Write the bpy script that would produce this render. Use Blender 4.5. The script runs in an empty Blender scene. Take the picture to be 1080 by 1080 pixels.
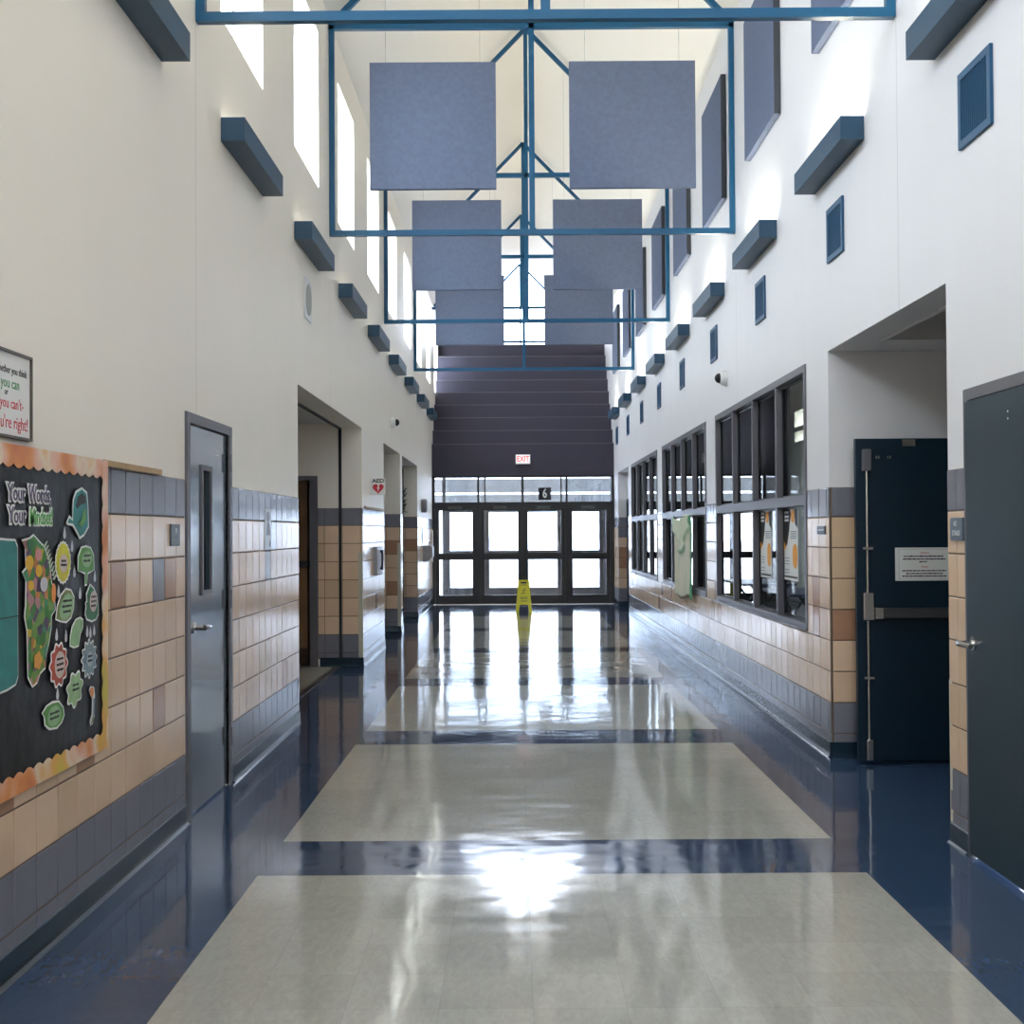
import bpy, math, random
from mathutils import Matrix, Vector
random.seed(7)
C = bpy.context.scene.collection
XL, XR = -1.718, 2.092          # hall side walls
P = 2.4384                      # building module (8 ft)
YE = 25.9                       # entrance storefront plane
MID = (XL + XR) / 2
EAVE, APEX = 6.36, 8.36
Y0, Y1 = -8.0, 31.3             # ends of the hall
T = 0.25                        # wall thickness
HEAD = 2.69                     # head height of openings

# ------------------------------------------------------------------ materials
def lin(c):
    return tuple((x / 12.92 if x <= 0.04045 else ((x + 0.055) / 1.055) ** 2.4) for x in c)
MATS = {}
def mat(name, rgb, rough=0.5, metal=0.0, spec=0.5, noise=0.0, nscale=8.0, bump=0.0, bscale=60.0, emit=None, estr=0.0, aniso=None, coat=0.0):
    if name in MATS: return MATS[name]
    m = bpy.data.materials.new(name); m.use_nodes = True
    nt = m.node_tree; b = nt.nodes['Principled BSDF']
    b.inputs['Base Color'].default_value = (*rgb, 1)
    b.inputs['Roughness'].default_value = rough
    b.inputs['Metallic'].default_value = metal
    b.inputs['Specular IOR Level'].default_value = spec
    if coat: b.inputs['Coat Weight'].default_value = coat; b.inputs['Coat Roughness'].default_value = 0.08
    if noise or bump:
        tc = nt.nodes.new('ShaderNodeTexCoord')
    if noise:
        n = nt.nodes.new('ShaderNodeTexNoise'); n.inputs['Scale'].default_value = nscale; n.inputs['Detail'].default_value = 5
        nt.links.new(tc.outputs['Object'], n.inputs['Vector'])
        r = nt.nodes.new('ShaderNodeMapRange'); r.inputs['From Min'].default_value = 0.3; r.inputs['From Max'].default_value = 0.7
        r.inputs['To Min'].default_value = 1 - noise; r.inputs['To Max'].default_value = 1 + noise
        nt.links.new(n.outputs['Fac'], r.inputs['Value'])
        v = nt.nodes.new('ShaderNodeVectorMath'); v.operation = 'SCALE'; v.inputs[0].default_value = rgb
        nt.links.new(r.outputs['Result'], v.inputs['Scale']); nt.links.new(v.outputs['Vector'], b.inputs['Base Color'])
    if bump:
        n2 = nt.nodes.new('ShaderNodeTexNoise'); n2.inputs['Scale'].default_value = bscale; n2.inputs['Detail'].default_value = 3
        nt.links.new(tc.outputs['Object'], n2.inputs['Vector'])
        bp = nt.nodes.new('ShaderNodeBump'); bp.inputs['Strength'].default_value = bump; bp.inputs['Distance'].default_value = 0.01
        nt.links.new(n2.outputs['Fac'], bp.inputs['Height']); nt.links.new(bp.outputs['Normal'], b.inputs['Normal'])
    if emit:
        b.inputs['Emission Color'].default_value = (*emit, 1); b.inputs['Emission Strength'].default_value = estr
    MATS[name] = m
    return m

def glass_mat(name, tint, refl=0.08):
    m = bpy.data.materials.new(name); m.use_nodes = True; nt = m.node_tree
    for n in list(nt.nodes): nt.nodes.remove(n)
    o = nt.nodes.new('ShaderNodeOutputMaterial'); mx = nt.nodes.new('ShaderNodeMixShader')
    t = nt.nodes.new('ShaderNodeBsdfTransparent'); g = nt.nodes.new('ShaderNodeBsdfGlossy')
    t.inputs['Color'].default_value = (*tint, 1); g.inputs['Roughness'].default_value = 0.02
    fr = nt.nodes.new('ShaderNodeFresnel'); fr.inputs['IOR'].default_value = 1.45
    nt.links.new(fr.outputs['Fac'], mx.inputs['Fac']) if refl is None else None
    if refl is not None: mx.inputs['Fac'].default_value = refl
    nt.links.new(t.outputs[0], mx.inputs[1]); nt.links.new(g.outputs[0], mx.inputs[2]); nt.links.new(mx.outputs[0], o.inputs['Surface'])
    MATS[name] = m
    return m

def wall_mat(name, rgb):
    """painted plaster: satin paint, faint vertical roller streaks, control joints every 4.88 m"""
    m = mat(name, rgb, rough=0.42, spec=0.4); nt = m.node_tree; b = nt.nodes['Principled BSDF']
    g = nt.nodes.new('ShaderNodeNewGeometry'); mp = nt.nodes.new('ShaderNodeMapping')
    mp.inputs['Scale'].default_value = (7, 7, 0.35)
    nt.links.new(g.outputs['Position'], mp.inputs['Vector'])
    n = nt.nodes.new('ShaderNodeTexNoise'); n.inputs['Scale'].default_value = 1.0; n.inputs['Detail'].default_value = 4
    nt.links.new(mp.outputs[0], n.inputs['Vector'])
    bp = nt.nodes.new('ShaderNodeBump'); bp.inputs['Strength'].default_value = 0.16; bp.inputs['Distance'].default_value = 0.02
    nt.links.new(n.outputs['Fac'], bp.inputs['Height']); nt.links.new(bp.outputs['Normal'], b.inputs['Normal'])
    r = nt.nodes.new('ShaderNodeMapRange'); r.inputs['To Min'].default_value = 0.34; r.inputs['To Max'].default_value = 0.5
    nt.links.new(n.outputs['Fac'], r.inputs['Value']); nt.links.new(r.outputs[0], b.inputs['Roughness'])
    n3 = nt.nodes.new('ShaderNodeTexNoise'); n3.inputs['Scale'].default_value = 1.3; n3.inputs['Detail'].default_value = 3
    nt.links.new(g.outputs['Position'], n3.inputs['Vector'])
    r3 = nt.nodes.new('ShaderNodeMapRange'); r3.inputs['To Min'].default_value = 0.97; r3.inputs['To Max'].default_value = 1.03
    nt.links.new(n3.outputs['Fac'], r3.inputs['Value'])
    # control joints
    s = nt.nodes.new('ShaderNodeSeparateXYZ'); nt.links.new(g.outputs['Position'], s.inputs[0])
    a = nt.nodes.new('ShaderNodeMath'); a.operation = 'SUBTRACT'; a.inputs[1].default_value = 6.69
    nt.links.new(s.outputs['Y'], a.inputs[0])
    md = nt.nodes.new('ShaderNodeMath'); md.operation = 'PINGPONG'; md.inputs[1].default_value = P
    nt.links.new(a.outputs[0], md.inputs[0])
    lt = nt.nodes.new('ShaderNodeMath'); lt.operation = 'LESS_THAN'; lt.inputs[1].default_value = 0.006
    nt.links.new(md.outputs[0], lt.inputs[0])
    mm = nt.nodes.new('ShaderNodeMath'); mm.operation = 'MULTIPLY_ADD'; mm.inputs[1].default_value = -0.22
    nt.links.new(lt.outputs[0], mm.inputs[0]); nt.links.new(r3.outputs[0], mm.inputs[2])
    v = nt.nodes.new('ShaderNodeVectorMath'); v.operation = 'SCALE'; v.inputs[0].default_value = rgb
    nt.links.new(mm.outputs[0], v.inputs['Scale']); nt.links.new(v.outputs['Vector'], b.inputs['Base Color'])
    return m

def floor_mat(name):
    m = mat(name, (0.1, 0.1, 0.1), rough=0.07, spec=0.5); nt = m.node_tree; b = nt.nodes['Principled BSDF']
    N = nt.nodes.new; Lk = nt.links.new
    g = N('ShaderNodeNewGeometry'); s = N('ShaderNodeSeparateXYZ'); Lk(g.outputs['Position'], s.inputs[0])
    def math_(op, a, bb=None, c=None):
        n = N('ShaderNodeMath'); n.operation = op
        for i, v in enumerate((a, bb, c)):
            if v is None: continue
            if isinstance(v, (int, float)): n.inputs[i].default_value = v
            else: Lk(v, n.inputs[i])
        return n.outputs[0]
    X, Y = s.outputs['X'], s.outputs['Y']
    inx = math_('MULTIPLY', math_('GREATER_THAN', X, -1.137), math_('LESS_THAN', X, 1.534))
    per = 3.3475
    ym = math_('FLOORED_MODULO', math_('SUBTRACT', Y, 6.055), per)
    iny = math_('LESS_THAN', ym, 2.745)
    iny = math_('MULTIPLY', iny, math_('LESS_THAN', Y, 22.3))
    mask = math_('MULTIPLY', inx, iny)
    # 12 inch vinyl tiles
    tsz = per / 11
    tx = math_('DIVIDE', math_('SUBTRACT', X, -1.137), 2.671 / 9); ty = math_('DIVIDE', math_('SUBTRACT', Y, 6.055), tsz)
    cx, cy = math_('FLOOR', tx), math_('FLOOR', ty)
    cmb = N('ShaderNodeCombineXYZ'); Lk(cx, cmb.inputs[0]); Lk(cy, cmb.inputs[1])
    wn = N('ShaderNodeTexWhiteNoise'); wn.noise_dimensions = '3D'; Lk(cmb.outputs[0], wn.inputs['Vector'])
    ex = math_('PINGPONG', tx, 0.5); ey = math_('PINGPONG', ty, 0.5)
    edge = math_('LESS_THAN', math_('MINIMUM', ex, ey), 0.006)
    # marbled chips
    mp = N('ShaderNodeMapping'); mp.inputs['Scale'].default_value = (14, 5, 1); Lk(g.outputs['Position'], mp.inputs['Vector'])
    n1 = N('ShaderNodeTexNoise'); n1.inputs['Scale'].default_value = 3.0; n1.inputs['Detail'].default_value = 6; n1.inputs['Distortion'].default_value = 1.0
    Lk(mp.outputs[0], n1.inputs['Vector'])
    lightv = math_('MULTIPLY', math_('MULTIPLY_ADD', n1.outputs['Fac'], 0.35, 0.82), math_('MULTIPLY_ADD', wn.outputs['Value'], 0.10, 0.95))
    def scale(col, f):
        v = N('ShaderNodeVectorMath'); v.operation = 'SCALE'; v.inputs[0].default_value = col; Lk(f, v.inputs['Scale']); return v.outputs['Vector']
    lc = scale((0.41, 0.41, 0.375), lightv); dc = scale((0.034, 0.062, 0.125), lightv)
    mx = N('ShaderNodeMix'); mx.data_type = 'RGBA'; Lk(mask, mx.inputs['Factor']); Lk(dc, mx.inputs['A']); Lk(lc, mx.inputs['B'])
    mx2 = N('ShaderNodeMix'); mx2.data_type = 'RGBA'; mx2.blend_type = 'MULTIPLY'; Lk(math_('MULTIPLY', edge, 0.12), mx2.inputs['Factor'])
    Lk(mx.outputs['Result'], mx2.inputs['A']); mx2.inputs['B'].default_value = (0.2, 0.2, 0.2, 1)
    Lk(mx2.outputs['Result'], b.inputs['Base Color'])
    # wax: scuffs modulate roughness, tiles slightly uneven
    n2 = N('ShaderNodeTexNoise'); n2.inputs['Scale'].default_value = 1.0; n2.inputs['Detail'].default_value = 7
    mp2 = N('ShaderNodeMapping'); mp2.inputs['Scale'].default_value = (1.5, 9, 1); Lk(g.outputs['Position'], mp2.inputs['Vector']); Lk(mp2.outputs[0], n2.inputs['Vector'])
    mr = N('ShaderNodeMapRange'); mr.inputs['From Min'].default_value = 0.35; mr.inputs['From Max'].default_value = 0.75
    mr.inputs['To Min'].default_value = 0.045; mr.inputs['To Max'].default_value = 0.14
    Lk(n2.outputs['Fac'], mr.inputs['Value']); Lk(mr.outputs[0], b.inputs['Roughness'])
    n4 = N('ShaderNodeTexNoise'); n4.inputs['Scale'].default_value = 2.2; n4.inputs['Detail'].default_value = 2
    Lk(g.outputs['Position'], n4.inputs['Vector'])
    bp = N('ShaderNodeBump'); bp.inputs['Strength'].default_value = 0.16; bp.inputs['Distance'].default_value = 0.02
    Lk(n4.outputs['Fac'], bp.inputs['Height']); Lk(bp.outputs['Normal'], b.inputs['Normal'])
    b.inputs['Coat Weight'].default_value = 0.0; b.inputs['IOR'].default_value = 1.42
    return m

M_wallL = wall_mat('cream_plaster', (0.90, 0.835, 0.73))
M_wallR = wall_mat('pale_plaster', (0.75, 0.735, 0.745))
M_ceil = mat('warm_ceiling_paint', (0.95, 0.89, 0.79), 0.6)
M_floor = floor_mat('waxed_vinyl_floor')
M_tile = [mat('glazed_tile_tan', (0.72, 0.51, 0.345), 0.16, noise=0.05, nscale=3), mat('glazed_tile_sand', (0.76, 0.545, 0.38), 0.16, noise=0.05, nscale=3),
          mat('glazed_tile_beige', (0.66, 0.47, 0.31), 0.18, noise=0.05, nscale=3), mat('glazed_tile_slate', (0.20, 0.20, 0.235), 0.16, noise=0.05, nscale=3),
          mat('glazed_tile_brown', (0.43, 0.235, 0.145), 0.16, noise=0.05, nscale=3), mat('tile_grout', (0.12, 0.08, 0.05), 0.85)]
M_base = mat('navy_cove_base', (0.010, 0.026, 0.042), 0.22)
M_steel = mat('blue_painted_steel', (0.003, 0.082, 0.18), 0.4, spec=0.35)
M_sconce = mat('slate_blue_enamel', (0.016, 0.062, 0.115), 0.42, spec=0.35)
M_vent = mat('blue_vent_enamel', (0.007, 0.075, 0.17), 0.42, spec=0.35)
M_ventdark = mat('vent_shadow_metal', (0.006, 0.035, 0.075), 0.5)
M_fabric = mat('grey_blue_acoustic_fabric', (0.135, 0.162, 0.24), 0.95, spec=0.1, noise=0.07, nscale=25, bump=0.25, bscale=220)
M_edge = mat('fabric_edge', (0.05, 0.055, 0.065), 0.9)
M_step = mat('charcoal_panel_fabric', (0.072, 0.067, 0.094), 0.9, spec=0.2, noise=0.05, nscale=20)
M_alu = mat('bronze_aluminium', (0.014, 0.013, 0.014), 0.35, metal=0.3)
M_frameg = mat('grey_painted_frame', (0.115, 0.11, 0.125), 0.38)
M_doorL = mat('slate_door_enamel', (0.034, 0.060, 0.085), 0.2, coat=1.0)
M_doorT = mat('dark_teal_door_enamel', (0.002, 0.016, 0.032), 0.4, spec=0.35)
M_doorR = mat('deep_slate_teal_door_enamel', (0.007, 0.027, 0.038), 0.42)
M_chrome = mat('satin_steel', (0.55, 0.54, 0.52), 0.25, metal=1.0)
M_glass = glass_mat('clear_glass', (0.93, 0.96, 0.95), 0.07)
M_glasse = glass_mat('entrance_glass', (0.82, 0.85, 0.88), 0.06)
M_glassd = glass_mat('tinted_glass', (0.72, 0.74, 0.74), 0.09)
M_dark = mat('black_lite_glass', (0.003, 0.006, 0.014), 0.05, spec=0.15)
M_white = mat('white_paper', (0.78, 0.78, 0.76), 0.6)
M_whitep = mat('white_plastic', (0.75, 0.75, 0.73), 0.35)
M_black = mat('black_ink', (0.008, 0.008, 0.010), 0.5)
M_blackp = mat('black_board_cover', (0.008, 0.009, 0.012), 0.3, spec=0.22, bump=0.9, bscale=4)
M_red = mat('red_ink', (0.55, 0.02, 0.04), 0.5)
M_green = mat('green_ink', (0.05, 0.28, 0.10), 0.5)
M_yellow = mat('yellow_plastic', (0.80, 0.74, 0.01), 0.3)
M_wood = mat('oak_strip', (0.42, 0.27, 0.12), 0.5, noise=0.15, nscale=14)
M_brown = mat('brown_wood_door', (0.17, 0.085, 0.028), 0.45, noise=0.15, nscale=5)
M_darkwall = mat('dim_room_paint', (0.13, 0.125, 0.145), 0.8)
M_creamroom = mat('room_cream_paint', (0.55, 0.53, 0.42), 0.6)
M_creamfloor = mat('cream_vinyl', (0.42, 0.39, 0.33), 0.2, noise=0.06, nscale=4)
M_conc = mat('pale_concrete', (0.55, 0.54, 0.52), 0.85)
M_canopy = mat('grey_canopy_metal', (0.085, 0.083, 0.08), 0.6)
M_guard = mat('corner_guard_vinyl', (0.50, 0.47, 0.36), 0.4)
M_grey = mat('light_grey_enamel', (0.30, 0.30, 0.31), 0.4)
M_tubeL = mat('dim_fluorescent_tube', (0.9, 0.9, 0.9), 0.5, emit=(1.0, 0.93, 0.74), estr=7)
M_tube = mat('fluorescent_tube', (0.9, 0.9, 0.9), 0.5, emit=(1.0, 0.93, 0.74), estr=105)

# ------------------------------------------------------------------ mesh helpers
class MB:
    def __init__(s): s.v = []; s.f = []; s.mi = []
    def quad(s, a, b, c, d, m=0):
        n = len(s.v); s.v += [a, b, c, d]; s.f.append((n, n+1, n+2, n+3)); s.mi.append(m)
    def poly(s, pts, m=0):
        n = len(s.v); s.v += list(pts); s.f.append(tuple(range(n, n+len(pts)))); s.mi.append(m)
    def box(s, x0, x1, y0, y1, z0, z1, m=0):
        n = len(s.v)
        s.v += [(x0,y0,z0),(x1,y0,z0),(x1,y1,z0),(x0,y1,z0),(x0,y0,z1),(x1,y0,z1),(x1,y1,z1),(x0,y1,z1)]
        for f in ((0,3,2,1),(4,5,6,7),(0,1,5,4),(1,2,6,5),(2,3,7,6),(3,0,4,7)):
            s.f.append(tuple(n+i for i in f)); s.mi.append(m)
    def prism(s, pts, ext, m=0):
        """pts: planar 3D outline, ext: extrusion vector"""
        n = len(s.v); k = len(pts); e = Vector(ext)
        s.v += [tuple(p) for p in pts] + [tuple(Vector(p) + e) for p in pts]
        s.f.append(tuple(range(n, n+k))[::-1]); s.f.append(tuple(range(n+k, n+2*k))); s.mi += [m, m]
        for i in range(k):
            j = (i+1) % k; s.f.append((n+i, n+j, n+k+j, n+k+i)); s.mi.append(m)
    def bar(s, a, b, w, h, m=0, up=(0, 0, 1)):
        a, b = Vector(a), Vector(b); d = (b-a).normalized(); u = Vector(up)
        if abs(d.dot(u)) > 0.99: u = Vector((0, 1, 0))
        r = d.cross(u).normalized(); u = r.cross(d).normalized()
        s.prism([a + r*w/2*i + u*h/2*j for i, j in ((-1,-1),(1,-1),(1,1),(-1,1))], b-a, m)
    def tube(s, pts, r, n=12, m=0):
        rings = []
        for i, p in enumerate(pts):
            p = Vector(p); q = Vector(pts[min(i+1, len(pts)-1)]) - Vector(pts[max(i-1, 0)]); q.normalize()
            u = Vector((0, 0, 1)) if abs(q.z) < 0.9 else Vector((1, 0, 0))
            a = q.cross(u).normalized(); b = q.cross(a).normalized(); rr = r[i] if isinstance(r, (list, tuple)) else r
            k = len(s.v); rings.append(k)
            s.v += [tuple(p + a*rr*math.cos(2*math.pi*t/n) + b*rr*math.sin(2*math.pi*t/n)) for t in range(n)]
        for i in range(len(rings)-1):
            for t in range(n):
                s.f.append((rings[i]+t, rings[i]+(t+1) % n, rings[i+1]+(t+1) % n, rings[i+1]+t)); s.mi.append(m)
        s.f.append(tuple(rings[0]+t for t in range(n))[::-1]); s.f.append(tuple(rings[-1]+t for t in range(n))); s.mi += [m, m]
    def build(s, name, mats, parent=None, smooth=False, bevel=0.0):
        me = bpy.data.meshes.new(name); me.from_pydata(s.v, [], s.f)
        if not isinstance(mats, (list, tuple)): mats = [mats]
        for m in mats: me.materials.append(m)
        me.polygons.foreach_set('material_index', s.mi); me.update()
        import bmesh
        bm = bmesh.new(); bm.from_mesh(me); bmesh.ops.recalc_face_normals(bm, faces=bm.faces); bm.to_mesh(me); bm.free()
        if smooth: me.shade_smooth()
        o = bpy.data.objects.new(name, me); C.objects.link(o)
        if parent is not None:
            o.parent = parent; o.matrix_parent_inverse = Matrix.Translation(-parent.location) if not parent.parent else Matrix.Identity(4)
            if not parent.parent: pass
        if bevel:
            b = o.modifiers.new('b', 'BEVEL'); b.width = bevel; b.segments = 2; b.limit_method = 'ANGLE'
        return o

def empty(name, loc=(0, 0, 0)):
    o = bpy.data.objects.new(name, None); C.objects.link(o); o.location = loc; o.empty_display_size = 0.1
    return o
def tag(o, label, cat, group=None):
    o['label'] = label; o['category'] = cat
    if group: o['group'] = group
    return o
def struct(o): o['kind'] = 'structure'; return o
def copy_tree(o, parent=None):
    c = o.copy(); C.objects.link(c)
    if parent is not None: c.parent = parent
    for ch in list(o.children): copy_tree(ch, c)
    return c
def offset_tree(root, d): root.location = Vector(root.location) + Vector(d)

# frames of reference for things fixed on a surface: (u, v, w) -> world
def LW(u, v, w=0): return (XL + w, u, v)            # left wall, u = along hall
def RW(u, v, w=0): return (XR - w, u, v)            # right wall
def EW(u, v, w=0, y=YE): return (u, y - w, v)       # facing the camera
def text(body, size, m, fn, u, v, w, parent=None, name='lettering', align='CENTER', sx=1.0, depth=0.0006, base=None):
    cu = bpy.data.curves.new(name, 'FONT'); cu.body = body; cu.size = size; cu.align_x = align; cu.align_y = 'CENTER'
    cu.extrude = depth; cu.resolution_u = 2
    if base: cu.offset = base
    t = bpy.data.objects.new('tmp', cu); C.objects.link(t)
    dg = bpy.context.evaluated_depsgraph_get(); me = bpy.data.meshes.new_from_object(t.evaluated_get(dg))
    bpy.data.objects.remove(t); bpy.data.curves.remove(cu)
    flip = -1 if fn is RW else 1
    for vx in me.vertices:
        x, y, z = vx.co; vx.co = fn(u + flip*x*sx, v + y, w + z)
    me.materials.clear(); me.materials.append(m); me.name = name
    o = bpy.data.objects.new(name, me); C.objects.link(o)
    if parent is not None:
        o.parent = parent; o.matrix_parent_inverse = Matrix.Translation(-parent.location) if not parent.parent else Matrix.Identity(4)
    return o
def cut(mb, pts, fn, w, th, m=0):
    a = [Vector(fn(u, v, w)) for u, v in pts]; n = Vector(fn(0, 0, 1)) - Vector(fn(0, 0, 0))
    mb.prism(a, n*th, m)
def oval(cu, cv, ru, rv, n=20, ang=0, wav=0, k=0):
    out = []
    for i in range(n):
        t = 2*math.pi*i/n; q = 1 + wav*math.cos(k*t); x, y = ru*q*math.cos(t), rv*q*math.sin(t)
        out.append((cu + x*math.cos(ang) - y*math.sin(ang)*ru/ru, cv + x*math.sin(ang) + y*math.cos(ang)))
    return out
def onebox(name, b, m, parent=None, bevel=0.0):
    mb = MB(); mb.box(*b); return mb.build(name, m, parent, bevel=bevel)

def wall_grid(axis, a0, a1, u0, u1, z0, z1, holes, name, m, top=None):
    """slab normal to `axis`; u along the other horizontal axis; holes (u0,u1,z0,z1)"""
    us = sorted({u0, u1, *[h[0] for h in holes], *[h[1] for h in holes]}); us = [u for u in us if u0 <= u <= u1]
    zs = sorted({z0, z1, *[h[2] for h in holes], *[h[3] for h in holes]}); zs = [z for z in zs if z0 <= z <= z1]
    def solid(i, j):
        if i < 0 or j < 0 or i >= len(us)-1 or j >= len(zs)-1: return False
        cu, cz = (us[i]+us[i+1])/2, (zs[j]+zs[j+1])/2
        return not any(h[0] < cu < h[1] and h[2] < cz < h[3] for h in holes)
    mb = MB(); pt = (lambda a, u, z: (a, u, z)) if axis == 'x' else (lambda a, u, z: (u, a, z))
    for i in range(len(us)-1):
        for j in range(len(zs)-1):
            if not solid(i, j): continue
            p, q, r, s = us[i], us[i+1], zs[j], zs[j+1]
            for a in (a0, a1): mb.quad(pt(a, p, r), pt(a, q, r), pt(a, q, s), pt(a, p, s))
            if not solid(i-1, j): mb.quad(pt(a0, p, r), pt(a1, p, r), pt(a1, p, s), pt(a0, p, s))
            if not solid(i+1, j): mb.quad(pt(a0, q, r), pt(a1, q, r), pt(a1, q, s), pt(a0, q, s))
            if not solid(i, j-1): mb.quad(pt(a0, p, r), pt(a1, p, r), pt(a1, q, r), pt(a0, q, r))
            if not solid(i, j+1): mb.quad(pt(a0, p, s), pt(a1, p, s), pt(a1, q, s), pt(a0, q, s))
    # merge for clean normals
    me_name = name; o = mb.build(me_name, m)
    import bmesh
    bm = bmesh.new(); bm.from_mesh(o.data); bmesh.ops.remove_doubles(bm, verts=bm.verts, dist=1e-5); bmesh.ops.recalc_face_normals(bm, faces=bm.faces); bm.to_mesh(o.data); bm.free()
    return struct(o)

ROWS = [0.085, 0.155, 0.36, 0.565, 0.77, 0.975, 1.18, 1.385, 1.588, 1.785]
PT = 0.2032
def tiles(fn, regions, phase, name, parent, accents=(), seed=1, rate=0.035):
    rnd = random.Random(seed); mb = MB(); g = 0.0062; out = 0.006; bv = 0.004
    acc = {(r, k): c for r, k, c in accents}
    for (u0, u1, z0, z1) in regions:
        mb.poly([fn(u0, z0, 0.0022), fn(u1, z0, 0.0022), fn(u1, z1, 0.0022), fn(u0, z1, 0.0022)], 5)
        k0 = math.floor((u0-phase)/PT); k1 = math.ceil((u1-phase)/PT)
        for r in range(9):
            a, b = max(ROWS[r], z0), min(ROWS[r+1], z1)
            if b - a < 0.012: continue
            for k in range(k0, k1):
                p, q = max(phase+k*PT, u0), min(phase+(k+1)*PT, u1)
                if q - p < 0.012: continue
                rr = random.Random(hash((seed, r, k)) & 0xffff)
                c = 3 if r in (0, 1, 8) else rr.choice((0, 0, 1, 1, 2))
                if 2 <= r <= 7 and rr.random() < rate: c = 4
                c = acc.get((r, k), c)
                P0, Q0, A, B = p+g*0.4, q-g*0.4, a+g*0.55, b-g*0.55
                j = [rr.uniform(-0.0007, 0.0007) for _ in range(4)]
                base = [fn(P0, A, 0.0022), fn(Q0, A, 0.0022), fn(Q0, B, 0.0022), fn(P0, B, 0.0022)]
                f2 = [fn(P0, A, out-0.0015), fn(Q0, A, out-0.0015), fn(Q0, B, out-0.0015), fn(P0, B, out-0.0015)]
                f3 = [fn(P0+bv, A+bv, out+j[0]), fn(Q0-bv, A+bv, out+j[1]), fn(Q0-bv, B-bv, out+j[2]), fn(P0+bv, B-bv, out+j[3])]
                for L1, L2 in ((base, f2), (f2, f3)):
                    for i in range(4):
                        ii = (i+1) % 4; mb.quad(L1[i], L1[ii], L2[ii], L2[i], c)
                mb.quad(*f3, c)
    o = mb.build(name, M_tile, parent)
    # normals must face the hall: recompute per island may flip thin quads, so orient explicitly
    n = (Vector(fn(0, 0, 1)) - Vector(fn(0, 0, 0))).normalized()
    for poly in o.data.polygons:
        if poly.normal.dot(n) < -0.01: poly.flip()
    return struct(o)

# ------------------------------------------------------------------ setting: hall shell
WL = [7.28 + P*k for k in range(-6, 10)]           # clerestory windows in the left wall
WW, WZ0, WZ1 = 1.22, 4.565, 5.96
OP = [(9.83, 13.97), (16.3, 18.63), (19.0, 21.93)]   # recessed openings, left
holesL = [(6.515, 7.425, 0.0, 2.09)] + [(a, b, 0.0, HEAD) for a, b in OP] + [(y, y+WW, WZ0, WZ1) for y in WL if y+WW < Y1]
holesL.append((YE+0.1, Y1+1, -1, 2.92))
wall_left = wall_grid('x', XL-T, XL, Y0, Y1, 0, EAVE, holesL, 'wall_left', M_wallL)
WG = [(8.83, 12.79), (13.45, 17.41), (18.05, 22.01)]  # window walls, right
holesR = [(4.72, 5.665, 0.0, 2.09), (5.965, 8.215, 0.0, HEAD), (22.6, 24.87, 0.0, HEAD)] + [(a, b, 0.79, HEAD) for a, b in WG]
holesR.append((YE+0.1, Y1+1, -1, 2.92))
wall_right = wall_grid('x', XR, XR+0.07, Y0, Y1, 0, EAVE, holesR, 'wall_right', M_wallR)
wall_grid('x', XR+0.07, XR+T, Y0, Y1, 0, EAVE, holesR + [(8.62, 22.2, 0.0, 4.4)], 'wall_right_core', M_wallR)

# floor
mb = MB(); mb.box(-2.0, 2.4, Y0, YE+0.08, -0.1, 0.0); mb.box(2.4, 3.7, 5.5, 8.6, -0.1, 0.0)
floor = struct(mb.build('floor', M_floor))
struct(onebox('floor_side_corridor', (-6.0, -2.0, 8.5, 14.9, -0.1, 0.0), M_creamfloor))
struct(onebox('floor_entry', (-3.2, 3.4, YE+0.08, 29.7, -0.1, -0.005), M_conc))
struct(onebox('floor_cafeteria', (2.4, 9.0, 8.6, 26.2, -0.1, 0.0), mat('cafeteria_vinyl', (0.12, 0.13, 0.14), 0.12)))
# threshold strip where the side corridor starts
struct(onebox('trim_1', (-2.035, -1.965, OP[0][0], OP[0][1], 0.0, 0.006), mat('dark_threshold_rubber', (0.03, 0.025, 0.025), 0.4)))

# gable ceiling
mb = MB()
for s, xe in ((-1, XL), (1, XR)):
    x0 = xe + s*T; zlo = EAVE - T*(APEX-EAVE)/(XR-MID)
    mb.prism([(x0, Y0, zlo), (MID, Y0, APEX), (MID, Y0, APEX+0.15), (x0, Y0, zlo+0.15)], (0, Y1-Y0, 0))
ceiling = struct(mb.build('ceiling', M_ceil))
# back gable wall behind the camera, with an unseen gable window added for light
def gable_pts(y, z0, inset=0.0):
    return [(XL-T+inset, y, z0), (XR+T-inset, y, z0), (XR+T-inset, y, EAVE-0.25), (MID, y, APEX+0.12-inset), (XL-T+inset, y, EAVE-0.25)]
mb = MB(); mb.box(XL-T, XR+T, Y0-0.2, Y0, 0, 5.0)
struct(mb.build('wall_back', M_wallL))
# far gable: solid low part is hidden behind the stepped panels; glass above
g = MB()
for x in (XL-0.02, MID-0.02, XR-0.02): g.box(x, x+0.045, Y1-0.05, Y1+0.02, 2.9, 6.34 if x != MID-0.02 else 8.3)
for z in (6.30,): g.box(XL, XR, Y1-0.05, Y1+0.02, z, z+0.05)
g.bar((XL, Y1-0.02, 6.33), (MID, Y1-0.02, 8.30), 0.05, 0.05); g.bar((XR, Y1-0.02, 6.33), (MID, Y1-0.02, 8.30), 0.05, 0.05)
win_end = struct(g.build('window_1', M_steel))
mb = MB(); mb.poly([(XL, Y1-0.01, 2.9), (XR, Y1-0.01, 2.9), (XR, Y1-0.01, EAVE), (MID, Y1-0.01, APEX), (XL, Y1-0.01, EAVE)])
struct(mb.build('window_pane', M_glasse, win_end))
g = MB()
for x in (XL-0.02, MID-0.02, XR-0.02): g.box(x, x+0.045, Y0-0.07, Y0, 5.0, 6.34 if x != MID-0.02 else 8.3)
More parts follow.
